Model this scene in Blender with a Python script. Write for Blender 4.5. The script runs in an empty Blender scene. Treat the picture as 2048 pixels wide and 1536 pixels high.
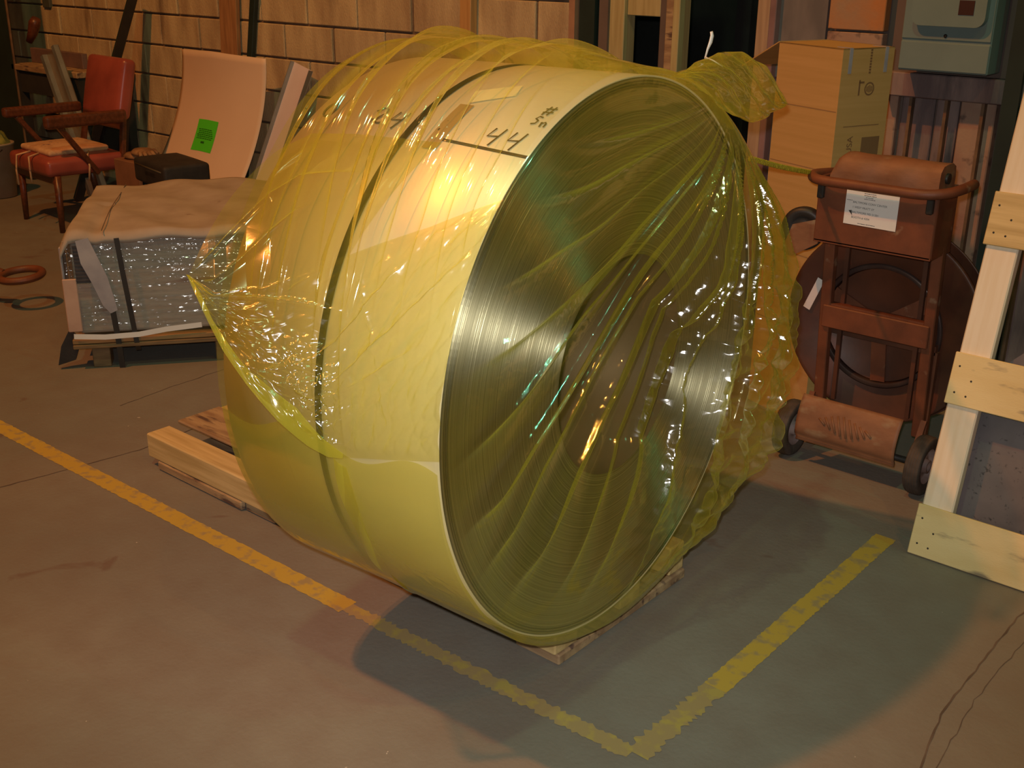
import bpy, bmesh, math, random
import numpy as np
from mathutils import Vector, Matrix
random.seed(7); rng = np.random.RandomState(11)
sc = bpy.context.scene; col = sc.collection
PI = math.pi

# ------------------------------------------------------------------ camera
CAM = np.array([0., 0., 1.638]); FPX = 2286.1
cR = np.array([0.7571486, 0.65318157, 0.00893494])
cU = np.array([-0.24068978, 0.26623268, 0.93337484])
cF = np.array([-0.60728447, 0.708854, -0.35879183])
cd = bpy.data.cameras.new('camera'); cam = bpy.data.objects.new('camera', cd); col.objects.link(cam)
M = Matrix.Identity(4)
for i in range(3):
    M[i][0], M[i][1], M[i][2], M[i][3] = cR[i], cU[i], -cF[i], CAM[i]
cam.matrix_world = M
cd.sensor_width = 36; cd.lens = FPX / 2048 * 36; cd.clip_start = .05; cd.clip_end = 80
sc.camera = cam
# ------------------------------------------------------------------ world, lamps, exposure
w = bpy.data.worlds.new('world'); sc.world = w; w.use_nodes = True
w.node_tree.nodes['Background'].inputs[0].default_value = (1.0, .85, .6, 1)
w.node_tree.nodes['Background'].inputs[1].default_value = .008
def lamp(name, loc, energy, color, radius):
    l = bpy.data.lights.new(name, 'POINT'); l.energy = energy; l.color = color; l.shadow_soft_size = radius
    o = bpy.data.objects.new(name, l); o.location = loc; col.objects.link(o); return o
lamp('sodium_high_bay', (-4.1, -.75, 7.3), 1200, (1.0, .31, .06), .10)
lamp('sodium_high_bay', (2.6, .3, 7.5), 170, (1.0, .42, .07), .07)
lamp('mercury_high_bay', (-1.2, -.5, 7.5), 245, (.70, 1.0, .50), .10)
lamp('mercury_high_bay', (5.0, 3.4, 7.5), 150, (.22, 1.0, .55), .07)
fo = lamp('camera_flash', (-.03, -.01, 1.70), 185, (1.0, .95, .90), .018)
fo.data.type = 'SPOT'; fo.data.spot_size = math.radians(78); fo.data.spot_blend = 1.0
fo.rotation_euler = cam.matrix_world.to_euler()
vs = sc.view_settings
vs.view_transform = 'Standard'; vs.look = 'None'; vs.exposure = -0.10; vs.gamma = 1; vs.use_curve_mapping = False
sc.cycles.transparent_max_bounces = 24
sc.cycles.sample_clamp_indirect = 4

# ------------------------------------------------------------------ helpers
def px(x, y, ax, v):
    d = cF + cR * (x - 1024) / FPX - cU * (y - 768) / FPX
    return CAM + d * ((v - CAM[ax]) / d[ax])

class MB:
    def __init__(s): s.v = []; s.f = []; s.sm = []
    def add(s, vs, fs, smooth=False, M=None):
        n = len(s.v)
        for q in vs:
            s.v.append(tuple(M @ Vector(q)) if M is not None else tuple(q))
        for f in fs: s.f.append([i + n for i in f]); s.sm.append(smooth)
        return s
    def box(s, c, d, M=None, bev=0.0):
        cx, cy, cz = c; a, b, e = d[0] / 2, d[1] / 2, d[2] / 2
        if bev <= 0:
            vs = [(cx + i * a, cy + j * b, cz + k * e) for i in (-1, 1) for j in (-1, 1) for k in (-1, 1)]
            fs = [(0, 1, 3, 2), (4, 6, 7, 5), (0, 4, 5, 1), (2, 3, 7, 6), (0, 2, 6, 4), (1, 5, 7, 3)]
            return s.add(vs, fs, False, M)
        bev = min(bev, a * .9, b * .9, e * .9)
        bm = bmesh.new(); bmesh.ops.create_cube(bm, size=1)
        for v in bm.verts: v.co = Vector((cx + v.co.x * 2 * a, cy + v.co.y * 2 * b, cz + v.co.z * 2 * e))
        bmesh.ops.bevel(bm, geom=bm.edges[:], offset=bev, segments=1 if bev < .006 else 3, affect='EDGES', profile=.5)
        bm.verts.index_update()
        vs = [v.co[:] for v in bm.verts]; fs = [[v.index for v in f.verts] for f in bm.faces]; bm.free()
        return s.add(vs, fs, False, M)
    def bar(s, p, q, wd, th, up=(0, 0, 1), bev=0.0):       # box running from p to q; wd across, th along 'up'
        p = Vector(p); q = Vector(q); z = (q - p); L = z.length; z.normalize()
        x = Vector(up).cross(z); x.normalize(); y = z.cross(x)
        R = Matrix((x, y, z)).transposed().to_4x4(); R.translation = (p + q) / 2
        return s.box((0, 0, 0), (wd, th, L), R, bev)
    def tube(s, pts, r, n=12, caps=True, smooth=True, flat=1.0):
        pts = [Vector(p) for p in pts]; rs = r if hasattr(r, '__len__') else [r] * len(pts)
        T = []
        for i in range(len(pts)):
            a = pts[max(i - 1, 0)]; b = pts[min(i + 1, len(pts) - 1)]; t = (b - a); t.normalize(); T.append(t)
        u = Vector((0, 0, 1)) if abs(T[0].z) < .9 else Vector((1, 0, 0))
        u = (u - T[0] * u.dot(T[0])).normalized(); vs = []; fs = []
        for i, p in enumerate(pts):
            u = (u - T[i] * u.dot(T[i])).normalized(); w_ = T[i].cross(u)
            for k in range(n):
                a = 2 * PI * k / n; vs.append(p + (u * math.cos(a) * flat + w_ * math.sin(a)) * rs[i])
        for i in range(len(pts) - 1):
            for k in range(n):
                k2 = (k + 1) % n; fs.append((i * n + k, i * n + k2, (i + 1) * n + k2, (i + 1) * n + k))
        s.add(vs, fs, smooth)
        if caps:
            m = len(s.v) - len(vs)
            s.f.append([m + k for k in range(n)][::-1]); s.sm.append(False)
            s.f.append([m + (len(pts) - 1) * n + k for k in range(n)]); s.sm.append(False)
        return s
    def lathe(s, prof, n=48, M=None, smooth=True, closed=False):  # profile (r, z) about z
        vs = []; fs = []; m = len(prof)
        for i in range(n):
            a = 2 * PI * i / n
            for r, z in prof: vs.append((r * math.cos(a), r * math.sin(a), z))
        for i in range(n):
            j = (i + 1) % n
            for k in range(m if closed else m - 1):
                k2 = (k + 1) % m; fs.append((i * m + k, j * m + k, j * m + k2, i * m + k2))
        return s.add(vs, fs, smooth, M)
    def grid(s, P, smooth=True, closed=False):              # P[i][j] -> point
        ni, nj = len(P), len(P[0]); vs = [tuple(P[i][j]) for i in range(ni) for j in range(nj)]; fs = []
        for i in range(ni - 1):
            for j in range(nj if closed else nj - 1):
                j2 = (j + 1) % nj; fs.append((i * nj + j, i * nj + j2, (i + 1) * nj + j2, (i + 1) * nj + j))
        return s.add(vs, fs, smooth)
    def prism(s, poly, h, M=None, smooth=False):            # xy polygon extruded 0..h in z
        n = len(poly); vs = [(x, y, 0) for x, y in poly] + [(x, y, h) for x, y in poly]
        fs = [list(range(n))[::-1], [n + i for i in range(n)]]
        s.add(vs, fs, False, M); m = len(s.v) - 2 * n
        for i in range(n):
            j = (i + 1) % n; s.f.append([m + i, m + j, m + n + j, m + n + i]); s.sm.append(smooth)
        return s
    def mesh(s, name, mt):
        me = bpy.data.meshes.new(name); me.from_pydata(s.v, [], s.f); me.update()
        me.polygons.foreach_set('use_smooth', s.sm)
        if mt: me.materials.append(mt)
        return me
    def build(s, name, mt, parent=None, solid=0):
        o = bpy.data.objects.new(name, s.mesh(name, mt)); col.objects.link(o)
        if parent is not None:
            o.parent = parent
            if parent.get('_world') and '_o' in parent:
                pass
        if solid:
            md = o.modifiers.new('thick', 'SOLIDIFY'); md.thickness = solid; md.offset = 0
        return o
def npmesh(name, V, F, mt, parent=None, smooth=True):
    me = bpy.data.meshes.new(name); V = np.asarray(V, np.float32); F = np.asarray(F, np.int32)
    me.vertices.add(len(V)); me.vertices.foreach_set('co', V.ravel())
    me.loops.add(F.size); me.loops.foreach_set('vertex_index', F.ravel())
    me.polygons.add(len(F)); me.polygons.foreach_set('loop_start', np.arange(0, F.size, F.shape[1], dtype=np.int32))
    try: me.polygons.foreach_set('loop_total', np.full(len(F), F.shape[1], np.int32))
    except Exception: pass
    me.update(calc_edges=True); me.polygons.foreach_set('use_smooth', np.full(len(F), smooth))
    me.materials.append(mt); me.validate()
    o = bpy.data.objects.new(name, me); col.objects.link(o)
    if parent is not None: o.parent = parent
    return o
def gridfaces(ni, nj, closed=False):
    i = np.arange(ni - 1)[:, None]; j = np.arange(nj if closed else nj - 1)[None, :]; j2 = (j + 1) % nj
    return np.stack([i * nj + j, i * nj + j2, (i + 1) * nj + j2, (i + 1) * nj + j], -1).reshape(-1, 4)
def tag(o, label=None, cat=None, group=None, kind=None):
    if label: o['label'] = label
    if cat: o['category'] = cat
    if group: o['group'] = group
    if kind: o['kind'] = kind
    return o
def thing(name, label, cat, loc=(0, 0, 0), rz=0, group=None, M=None):
    o = bpy.data.objects.new(name, None); col.objects.link(o); o.empty_display_size = .1
    if M is not None: o.matrix_world = M
    else: o.location = loc; o.rotation_euler = (0, 0, rz)
    return tag(o, label, cat, group)
def struct(name, mb, mt): return tag(mb.build(name, mt), kind='structure')

# ------------------------------------------------------------------ materials
def nodes(name):
    m = bpy.data.materials.new(name); m.use_nodes = True; nt = m.node_tree
    return m, nt, nt.nodes['Principled BSDF'], nt.nodes.new, nt.links.new
def mat(name, c1, c2=None, rough=.6, metal=0, scale=8, stretch=(1, 1, 1), bump=.0, bscale=60, detail=6, c3=None, c3s=2.0, c3t=.6, coords='Object', lo=.35, hi=.65, spec=.5, r2=None):
    m, nt, b, N, L = nodes(name)
    b.inputs['Roughness'].default_value = rough; b.inputs['Metallic'].default_value = metal
    b.inputs['Specular IOR Level'].default_value = spec
    tc = N('ShaderNodeTexCoord'); mp = N('ShaderNodeMapping'); mp.inputs['Scale'].default_value = stretch
    if coords == 'World':
        g = N('ShaderNodeNewGeometry'); L(g.outputs['Position'], mp.inputs[0])
    else: L(tc.outputs['Object'], mp.inputs[0])
    c2 = c2 or tuple(x * .75 for x in c1)
    nz = N('ShaderNodeTexNoise'); nz.inputs['Scale'].default_value = scale; nz.inputs['Detail'].default_value = detail; L(mp.outputs[0], nz.inputs[0])
    rp = N('ShaderNodeValToRGB'); rp.color_ramp.elements[0].position = lo; rp.color_ramp.elements[1].position = hi
    rp.color_ramp.elements[0].color = (*c2, 1); rp.color_ramp.elements[1].color = (*c1, 1); L(nz.outputs[0], rp.inputs[0]); out = rp.outputs[0]
    if c3:
        n2 = N('ShaderNodeTexNoise'); n2.inputs['Scale'].default_value = c3s; n2.inputs['Detail'].default_value = 4; L(mp.outputs[0], n2.inputs[0])
        r3 = N('ShaderNodeValToRGB'); r3.color_ramp.elements[0].position = c3t; r3.color_ramp.elements[1].position = c3t + .12; L(n2.outputs[0], r3.inputs[0])
        mx = N('ShaderNodeMix'); mx.data_type = 'RGBA'; L(r3.outputs[0], mx.inputs[0]); L(out, mx.inputs[6]); mx.inputs[7].default_value = (*c3, 1); out = mx.outputs[2]
    L(out, b.inputs['Base Color'])
    if bump:
        nb = N('ShaderNodeTexNoise'); nb.inputs['Scale'].default_value = bscale; nb.inputs['Detail'].default_value = 5; L(mp.outputs[0], nb.inputs[0])
        bp = N('ShaderNodeBump'); bp.inputs['Strength'].default_value = 1; bp.inputs['Distance'].default_value = bump; L(nb.outputs[0], bp.inputs['Height']); L(bp.outputs[0], b.inputs['Normal'])
    return m

pine = mat('pine', (.78, .60, .40), (.66, .47, .28), .6, scale=4, stretch=(1, 14, 1), bump=.0006, bscale=20)
def woodmat(name, c1, c2, axis, rough=.6, dark=None, scale=3.0):
    st = [18, 18, 18]; st[axis] = 1.2
    return mat(name, c1, c2, rough, scale=scale, stretch=tuple(st), bump=.0005, bscale=6, c3=dark, c3s=.25, c3t=.58)
pineZ = woodmat('pine_upright', (.84, .74, .58), (.78, .66, .48), 2)
pineX = woodmat('pine_timber', (.70, .52, .24), (.52, .37, .15), 0, dark=(.36, .23, .10))
plyX = mat('plywood_board', (.84, .68, .36), (.72, .54, .24), .6, scale=1.6, stretch=(1.5, 6, 6), c3=(.28, .22, .14), c3s=5, c3t=.60, bump=.0004)
oldwood = mat('weathered_skid_wood', (.46, .32, .17), (.28, .17, .09), .75, scale=3, stretch=(2, 10, 10), c3=(.12, .07, .05), c3s=4, c3t=.55, bump=.001)
rust = mat('rusty_brown_paint', (.20, .062, .025), (.12, .04, .018), .55, scale=9, c3=(.34, .22, .13), c3s=14, c3t=.66, bump=.0005)
rustlid = mat('worn_brown_lid', (.27, .125, .06), (.20, .09, .042), .6, scale=12, stretch=(1, 1, 2), c3=(.30, .21, .12), c3s=7, c3t=.56, bump=.0006)
darkrust = mat('dark_reel_steel', (.13, .045, .022), (.07, .028, .016), .5, scale=6, bump=.0003)
blackiron = mat('black_iron', (.02, .018, .016), (.03, .025, .02), .5, scale=10)
rubber = mat('tyre_rubber', (.085, .065, .05), (.05, .04, .032), .8, scale=30)
hubm = mat('wheel_hub', (.42, .34, .32), (.25, .17, .15), .5, scale=14, metal=.3)
cardb = mat('cardboard', (.55, .33, .12), (.50, .30, .10), .75, scale=2, stretch=(1, 1, 30), spec=.2)
cardd = mat('kraft_cover', (.44, .37, .30), (.36, .29, .23), .75, scale=7, c3=(.22, .14, .10), c3s=9, c3t=.68, bump=.002, bscale=9, spec=.25)
paper = mat('paper_white', (.80, .78, .74), (.74, .72, .68), .6, scale=4, spec=.3)
cream = mat('cream_tag', (.85, .80, .55), (.8, .74, .5), .6, scale=4)
ink = mat('ink', (.03, .028, .03), (.05, .05, .05), .6)
marker = mat('marker_ink', (.06, .045, .035), (.10, .08, .06), .5)
green_s = mat('green_sticker', (.10, .78, .03), (.09, .72, .03), .5, scale=3)
hardbd = mat('hardboard_sheet', (.82, .62, .45), (.75, .56, .40), .55, scale=1.5)
whitem = mat('white_painted_metal', (.80, .70, .70), (.72, .62, .62), .3, scale=3)
galv = mat('galvanised_channel', (.42, .46, .44), (.30, .31, .29), .35, metal=.6, scale=5)
darkgreen = mat('dark_green_steel', (.018, .035, .028), (.012, .022, .018), .55, scale=5)
edgebrown = mat('rust_edge', (.22, .13, .07), (.12, .07, .04), .7, scale=12)
vinyl = mat('red_vinyl', (.38, .085, .06), (.28, .06, .045), .32, scale=6, bump=.0008, bscale=16)
chairwood = mat('chair_wood', (.15, .045, .02), (.09, .028, .012), .35, scale=5, stretch=(1, 12, 12))
padm = mat('floral_pad', (.70, .46, .26), (.52, .30, .16), .9, scale=14, c3=(.16, .10, .12), c3s=26, c3t=.60, bump=.002, bscale=40)
blackfab = mat('black_bag', (.03, .025, .022), (.018, .015, .014), .7, scale=12, bump=.001)
leather = mat('worn_leather', (.36, .20, .09), (.16, .08, .04), .7, scale=12, bump=.002, bscale=20)
elec = mat('grey_enamel', (.20, .28, .27), (.18, .255, .245), .45, scale=6)
elecdark = mat('nameplate', (.06, .025, .02), (.05, .02, .018), .4)
slate = mat('mottled_steel_plate', (.20, .17, .17), (.09, .08, .085), .55, scale=3.5, c3=(.04, .035, .035), c3s=70, c3t=.62, bump=.0006, bscale=30)
strapm = mat('steel_strap', (.07, .055, .045), (.05, .04, .035), .35, metal=.5)
yrope = mat('yellow_rope', (.70, .60, .04), (.40, .32, .02), .5, scale=20, stretch=(1, 6, 6))
tapeg = mat('grey_tape', (.42, .40, .42), (.33, .31, .34), .35, scale=12, bump=.002, bscale=14)
claybk = mat('bucket_plastic', (.40, .32, .24), (.34, .26, .18), .5)

# concrete floor
def floor_mat():
    m, nt, b, N, L = nodes('concrete_floor')
    g = N('ShaderNodeNewGeometry'); P = g.outputs['Position']
    def noise(s, d=6, dist=0, st=None):
        n = N('ShaderNodeTexNoise'); n.inputs['Scale'].default_value = s; n.inputs['Detail'].default_value = d; n.inputs['Distortion'].default_value = dist
        if st:
            mp = N('ShaderNodeMapping'); mp.inputs['Scale'].default_value = st; L(P, mp.inputs[0]); L(mp.outputs[0], n.inputs[0])
        else: L(P, n.inputs[0])
        return n.outputs[0]
    def ramp(v, a, b_, ca, cb):
        r = N('ShaderNodeValToRGB'); r.color_ramp.elements[0].position = a; r.color_ramp.elements[1].position = b_
        r.color_ramp.elements[0].color = (*ca, 1); r.color_ramp.elements[1].color = (*cb, 1); L(v, r.inputs[0]); return r.outputs[0]
    def mix(f, a, c):
        x = N('ShaderNodeMix'); x.data_type = 'RGBA'; L(f, x.inputs[0]); L(a, x.inputs[6])
        if isinstance(c, tuple): x.inputs[7].default_value = (*c, 1)
        else: L(c, x.inputs[7])
        return x.outputs[2]
    base = ramp(noise(1.3), .3, .7, (.185, .172, .146), (.245, .228, .192))
    f2 = ramp(noise(9, 8), .35, .75, (.0, .0, .0), (.5, .5, .5)); c = mix(f2, base, (.19, .15, .12))
    f3 = ramp(noise(3.2, 5, 1.5), .68, .74, (0, 0, 0), (.55, .55, .55)); c = mix(f3, c, (.15, .09, .07))
    f4 = ramp(noise(160, 2), .70, .76, (0, 0, 0), (.4, .4, .4)); c = mix(f4, c, (.17, .13, .11))
    f5 = ramp(noise(45, 3), .755, .775, (0, 0, 0), (.7, .7, .7)); c = mix(f5, c, (.65, .60, .52))
    L(c, b.inputs['Base Color']); b.inputs['Roughness'].default_value = .62; b.inputs['Specular IOR Level'].default_value = .35
    bp = N('ShaderNodeBump'); bp.inputs['Distance'].default_value = .0012; L(noise(70, 6), bp.inputs['Height']); L(bp.outputs[0], b.inputs['Normal'])
    return m
floorm = floor_mat()
def paint_mat(name, color, thr):
    m, nt, b, N, L = nodes(name); g = N('ShaderNodeNewGeometry'); n = N('ShaderNodeTexNoise'); n.inputs['Scale'].default_value = 26; n.inputs['Detail'].default_value = 8
    L(g.outputs['Position'], n.inputs[0]); r = N('ShaderNodeValToRGB'); r.color_ramp.elements[0].position = thr; r.color_ramp.elements[1].position = thr + .12
    r.color_ramp.elements[0].color = (.36, .27, .12, 1); r.color_ramp.elements[1].color = (*color, 1); L(n.outputs[0], r.inputs[0]); L(r.outputs[0], b.inputs['Base Color'])
    b.inputs['Roughness'].default_value = .6
    return m
ypaint = paint_mat('yellow_floor_paint', (.52, .36, .06), .37)
ypaint2 = paint_mat('worn_yellow_floor_paint', (.42, .33, .09), .50)
crackm = mat('crack_dirt', (.15, .11, .085), (.09, .065, .05), .9)

# blocks: worn tan face, drips
blockm = mat('concrete_block', (.64, .52, .30), (.42, .31, .18), .85, scale=2.6, stretch=(3, 3, .8), c3=(.15, .09, .06), c3s=1.5, c3t=.60, bump=.004, bscale=75, coords='World', spec=.15)
mortarm = mat('mortar', (.20, .14, .09), (.12, .08, .055), .9, scale=12, coords='World')
plankA = mat('weathered_plank', (.30, .22, .20), (.15, .11, .11), .7, scale=3, stretch=(4, 4, 1), c3=(.06, .05, .06), c3s=2.2, c3t=.55, bump=.001, coords='World')  # right wall colours kept darker, standing in for lamp light blocked there
plankB = mat('painted_old_plank', (.40, .27, .19), (.30, .15, .11), .7, scale=5, c3=(.09, .06, .05), c3s=14, c3t=.60, bump=.001, coords='World')
plankO = mat('orange_stained_plank', (.50, .20, .06), (.38, .24, .14), .7, scale=6, c3=(.09, .06, .05), c3s=14, c3t=.62, bump=.001, coords='World')
sheetg = mat('grey_sheet_panel', (.26, .23, .22), (.14, .13, .13), .6, scale=2.5, stretch=(3, 3, 1), coords='World')
brownp = mat('brown_panel', (.16, .115, .095), (.12, .085, .07), .7, scale=3, coords='World')
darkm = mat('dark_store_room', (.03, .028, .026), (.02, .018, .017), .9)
shellm = mat('shed_wall', (.12, .10, .08), (.08, .065, .05), .9, scale=1, coords='World')

# steel of the coil: wound edges (concentric brushed, anisotropic)
def coil_face_mat():
    m, nt, b, N, L = nodes('wound_steel_edges')
    b.inputs['Metallic'].default_value = 1; b.inputs['Roughness'].default_value = .46
    b.inputs['Anisotropic'].default_value = .97; b.inputs['Anisotropic Rotation'].default_value = .25
    tg = N('ShaderNodeTangent'); tg.direction_type = 'RADIAL'; tg.axis = 'X'; L(tg.outputs[0], b.inputs['Tangent'])
    tc = N('ShaderNodeTexCoord'); sp = N('ShaderNodeSeparateXYZ'); L(tc.outputs['Object'], sp.inputs[0])
    cb = N('ShaderNodeCombineXYZ'); L(sp.outputs[1], cb.inputs[0]); L(sp.outputs[2], cb.inputs[1])
    ln = N('ShaderNodeVectorMath'); ln.operation = 'LENGTH'; L(cb.outputs[0], ln.inputs[0])
    n = N('ShaderNodeTexNoise'); n.noise_dimensions = '1D'; n.inputs['Scale'].default_value = 260; n.inputs['Detail'].default_value = 3; L(ln.outputs['Value'], n.inputs['W'])
    r = N('ShaderNodeValToRGB'); r.color_ramp.elements[0].position = .35; r.color_ramp.elements[1].position = .68
    r.color_ramp.elements[0].color = (.40, .385, .355, 1); r.color_ramp.elements[1].color = (.66, .64, .60, 1); L(n.outputs[0], r.inputs[0]); L(r.outputs[0], b.inputs['Base Color'])
    bp = N('ShaderNodeBump'); bp.inputs['Distance'].default_value = .00015; L(n.outputs[0], bp.inputs['Height']); L(bp.outputs[0], b.inputs['Normal'])
    return m
coilface = coil_face_mat()
coilbody = mat('coil_outer_wrap', (.95, .88, .78), (.90, .82, .70), .38, metal=.35, scale=2, stretch=(1, 1, 1))
borem = mat('coil_bore', (.17, .10, .06), (.11, .065, .04), .55, metal=.3, scale=4)

def film_mat(name, dens=.30, tint=(.982, .965, .79), diff=(.90, .86, .09), crumple=.0022, cscale=22, rough=.085):
    m, nt, b, N, L = nodes(name); nt.nodes.remove(b); out = nt.nodes['Material Output']
    tc = N('ShaderNodeTexCoord')
    nz = N('ShaderNodeTexNoise'); nz.inputs['Scale'].default_value = 5; nz.inputs['Detail'].default_value = 3; L(tc.outputs['Object'], nz.inputs[0])
    vo = N('ShaderNodeTexVoronoi'); vo.feature = 'DISTANCE_TO_EDGE'; vo.inputs['Scale'].default_value = cscale
    vm = N('ShaderNodeVectorMath'); vm.operation = 'MULTIPLY_ADD'; L(nz.outputs[1], vm.inputs[0]); vm.inputs[1].default_value = (.25, .25, .25); L(tc.outputs['Object'], vm.inputs[2]); L(vm.outputs[0], vo.inputs['Vector'])
    n2 = N('ShaderNodeTexNoise'); n2.inputs['Scale'].default_value = 14; n2.inputs['Detail'].default_value = 4; L(tc.outputs['Object'], n2.inputs[0])
    ad = N('ShaderNodeMath'); ad.operation = 'ADD'; L(vo.outputs[0], ad.inputs[0]); L(n2.outputs[0], ad.inputs[1])
    msk = N('ShaderNodeMapRange'); L(nz.outputs[0], msk.inputs[0]); msk.inputs[1].default_value = .42; msk.inputs[2].default_value = .66
    ml = N('ShaderNodeMath'); ml.operation = 'MULTIPLY'; L(ad.outputs[0], ml.inputs[0]); L(msk.outputs[0], ml.inputs[1])
    bp = N('ShaderNodeBump'); bp.inputs['Distance'].default_value = crumple; L(ml.outputs[0], bp.inputs['Height'])
    tr = N('ShaderNodeBsdfTransparent'); tr.inputs[0].default_value = (*tint, 1)
    df = N('ShaderNodeBsdfDiffuse'); df.inputs[0].default_value = (*diff, 1); L(bp.outputs[0], df.inputs['Normal'])
    tl = N('ShaderNodeBsdfTranslucent'); tl.inputs[0].default_value = (*diff, 1); L(bp.outputs[0], tl.inputs['Normal'])
    m1 = N('ShaderNodeMixShader'); m1.inputs[0].default_value = .5; L(df.outputs[0], m1.inputs[1]); L(tl.outputs[0], m1.inputs[2])
    lw = N('ShaderNodeLayerWeight'); lw.inputs[0].default_value = .5
    p2 = N('ShaderNodeMath'); p2.operation = 'POWER'; L(lw.outputs['Facing'], p2.inputs[0]); p2.inputs[1].default_value = 2.7
    mr = N('ShaderNodeMapRange'); L(p2.outputs[0], mr.inputs[0]); mr.inputs[3].default_value = dens; mr.inputs[4].default_value = min(1, dens + .78)
    m2 = N('ShaderNodeMixShader'); L(mr.outputs[0], m2.inputs[0]); L(tr.outputs[0], m2.inputs[1]); L(m1.outputs[0], m2.inputs[2])
    gl = N('ShaderNodeBsdfGlossy'); gl.inputs['Roughness'].default_value = rough; gl.inputs[0].default_value = (1, 1, 1, 1); L(bp.outputs[0], gl.inputs['Normal'])
    l2 = N('ShaderNodeLayerWeight'); l2.inputs[0].default_value = .5; L(bp.outputs[0], l2.inputs['Normal'])
    pw = N('ShaderNodeMath'); pw.operation = 'POWER'; L(l2.outputs['Facing'], pw.inputs[0]); pw.inputs[1].default_value = 4.5
    fr = N('ShaderNodeMapRange'); L(pw.outputs[0], fr.inputs[0]); fr.inputs[3].default_value = .085; fr.inputs[4].default_value = .85
    m3 = N('ShaderNodeMixShader'); L(fr.outputs[0], m3.inputs[0]); L(m2.outputs[0], m3.inputs[1]); L(gl.outputs[0], m3.inputs[2])
    L(m3.outputs[0], out.inputs[0])
    return m
film = film_mat('yellow_film', .035)
filmflap = film_mat('yellow_film_flap', .07, crumple=.006, cscale=16, rough=.19)
filmsmooth = film_mat('yellow_film_taut', .04, crumple=.0006, cscale=10, rough=.09)
filminner = film_mat('yellow_film_inner', .16, crumple=.001, cscale=12, rough=.2)
filmgather = film_mat('yellow_film_gathered', .12, crumple=.003, cscale=12)
filmhem = film_mat('yellow_film_doubled', .38, crumple=.001)
clearfilm = film_mat('clear_wrap', .05, (.93, .93, .93), (.7, .7, .7), crumple=.006, cscale=34, rough=.13)

# ------------------------------------------------------------------ the building
fl = MB(); fl.box((-3.5, 3.0, -.05), (16, 13, .1)); struct('floor', fl, floorm)
YW = 4.5; PITCH = .43
wb = tag(bpy.data.objects.new('wall_back', None), kind='structure'); col.objects.link(wb)
MB().box((-6.98, YW + .094, 2.0), (7.0, .2, 4.0)).build('mortar_core', mortarm, wb)
variants = []
for k in range(5):
    b = MB(); L_, H_ = PITCH - .014, .200 - .012
    b.box((0, 0, 0), (L_, .03 + .004 * k, H_), bev=.005); variants.append(b.mesh('block', blockm))
halfv = []
for k in range(2):
    b = MB(); b.box((0, 0, 0), (PITCH / 2 - .014, .03, .188), bev=.005); halfv.append(b.mesh('half_block', blockm))
for r in range(0, 10):
    z0 = -.01 + .2 * r; odd = r % 2 == 0
    x = -5.425 + (0 if odd else PITCH / 2)
    n = math.ceil((x + 3.48) / PITCH)
    xs = x - PITCH * 11
    while xs < -3.50:
        x1 = xs + PITCH
        if x1 <= -3.47:
            o = bpy.data.objects.new('block', random.choice(variants)); o.location = (xs + PITCH / 2, YW - .002 + random.uniform(-.003, .003), z0 + .1)
        else:
            wd = -3.48 - xs
            if wd < .06: break
            b = MB(); b.box((0, 0, 0), (wd - .012, .03, .188), bev=.004); o = bpy.data.objects.new('block', b.mesh('block', blockm)); o.location = (xs + wd / 2, YW - .002, z0 + .1)
        col.objects.link(o); o.parent = wb; xs = x1
# right part of the back wall: boards and panels
wr = tag(bpy.data.objects.new('wall_right', None), kind='structure'); col.objects.link(wr)
MB().box((-.2, YW + .16, 2.0), (4.5, .2, 4.0)).build('backing', brownp, wr)
X = -2.44; k = 0
while X < .9:
    wd = random.choice((.10, .13, .145)); dpt = random.uniform(.015, .05)
    MB().box((X + wd / 2, YW + .06 - dpt / 2, .56), (wd - .012, dpt, 1.12), bev=.004).build('board', (plankA, plankB, plankA)[k % 3], wr)
    X += wd; k += 1
for a in (-1.80, -1.66, -1.52, -1.30):
    MB().box((a, YW - .005, .56), (.012, .03, 1.10)).build('batten', edgebrown, wr)
MB().box((-2.32, YW + .03, 2.0), (.23, .03, 1.75)).build('panel', sheetg, wr)
for z0, z1, mt in ((1.12, 1.325, plankB), (1.33, 1.62, plankO), (1.625, 1.95, plankB), (1.955, 2.3, plankO)):
    MB().box((-2.07, YW + .02, (z0 + z1) / 2), (.235, .05, z1 - z0 - .004), bev=.003).build('plank', mt, wr)
MB().box((-1.2, YW + .02, 2.1), (1.42, .04, 1.95)).build('panel', brownp, wr)
MB().box((-1.2, YW - .02, 1.145), (1.44, .07, .09), bev=.004).build('rail', plankA, wr)
MB().box((-1.405, YW - .03, 1.5), (.06, .10, 3.0)).build('channel', darkgreen, wr)
# opening between them: corner steel, stud frame, jamb, dark store behind
tr1 = tag(bpy.data.objects.new('door_1', None), kind='structure'); col.objects.link(tr1)
MB().box((-3.465, YW - .02, 1.6), (.035, .06, 3.2)).build('jamb', mat('pinkish_primer_strip', (.40, .22, .13), (.3, .16, .1), .6), tr1)
MB().box((-3.395, YW + .02, 1.6), (.09, .09, 3.2)).build('corner_channel', darkgreen, tr1)
MB().box((-3.31, YW + .04, 1.6), (.05, .10, 3.2)).build('stud', brownp, tr1)
yp = woodmat('yellowed_stud', (.50, .42, .20), (.40, .32, .14), 2, dark=(.2, .13, .06))
MB().box((-3.245, YW + .05, 1.6), (.085, .09, 3.2), bev=.003).build('stud', yp, tr1)
MB().box((-2.955, YW + .05, 1.6), (.042, .09, 3.2), bev=.003).build('stud', oldwood, tr1)
MB().box((-3.0, YW + .06, 1.6), (.04, .07, 3.2), bev=.003).build('stud', brownp, tr1)
MB().box((-3.11, YW + .06, 1.49), (.18, .07, .30), bev=.003).build('lintel_board', yp, tr1)
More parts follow.
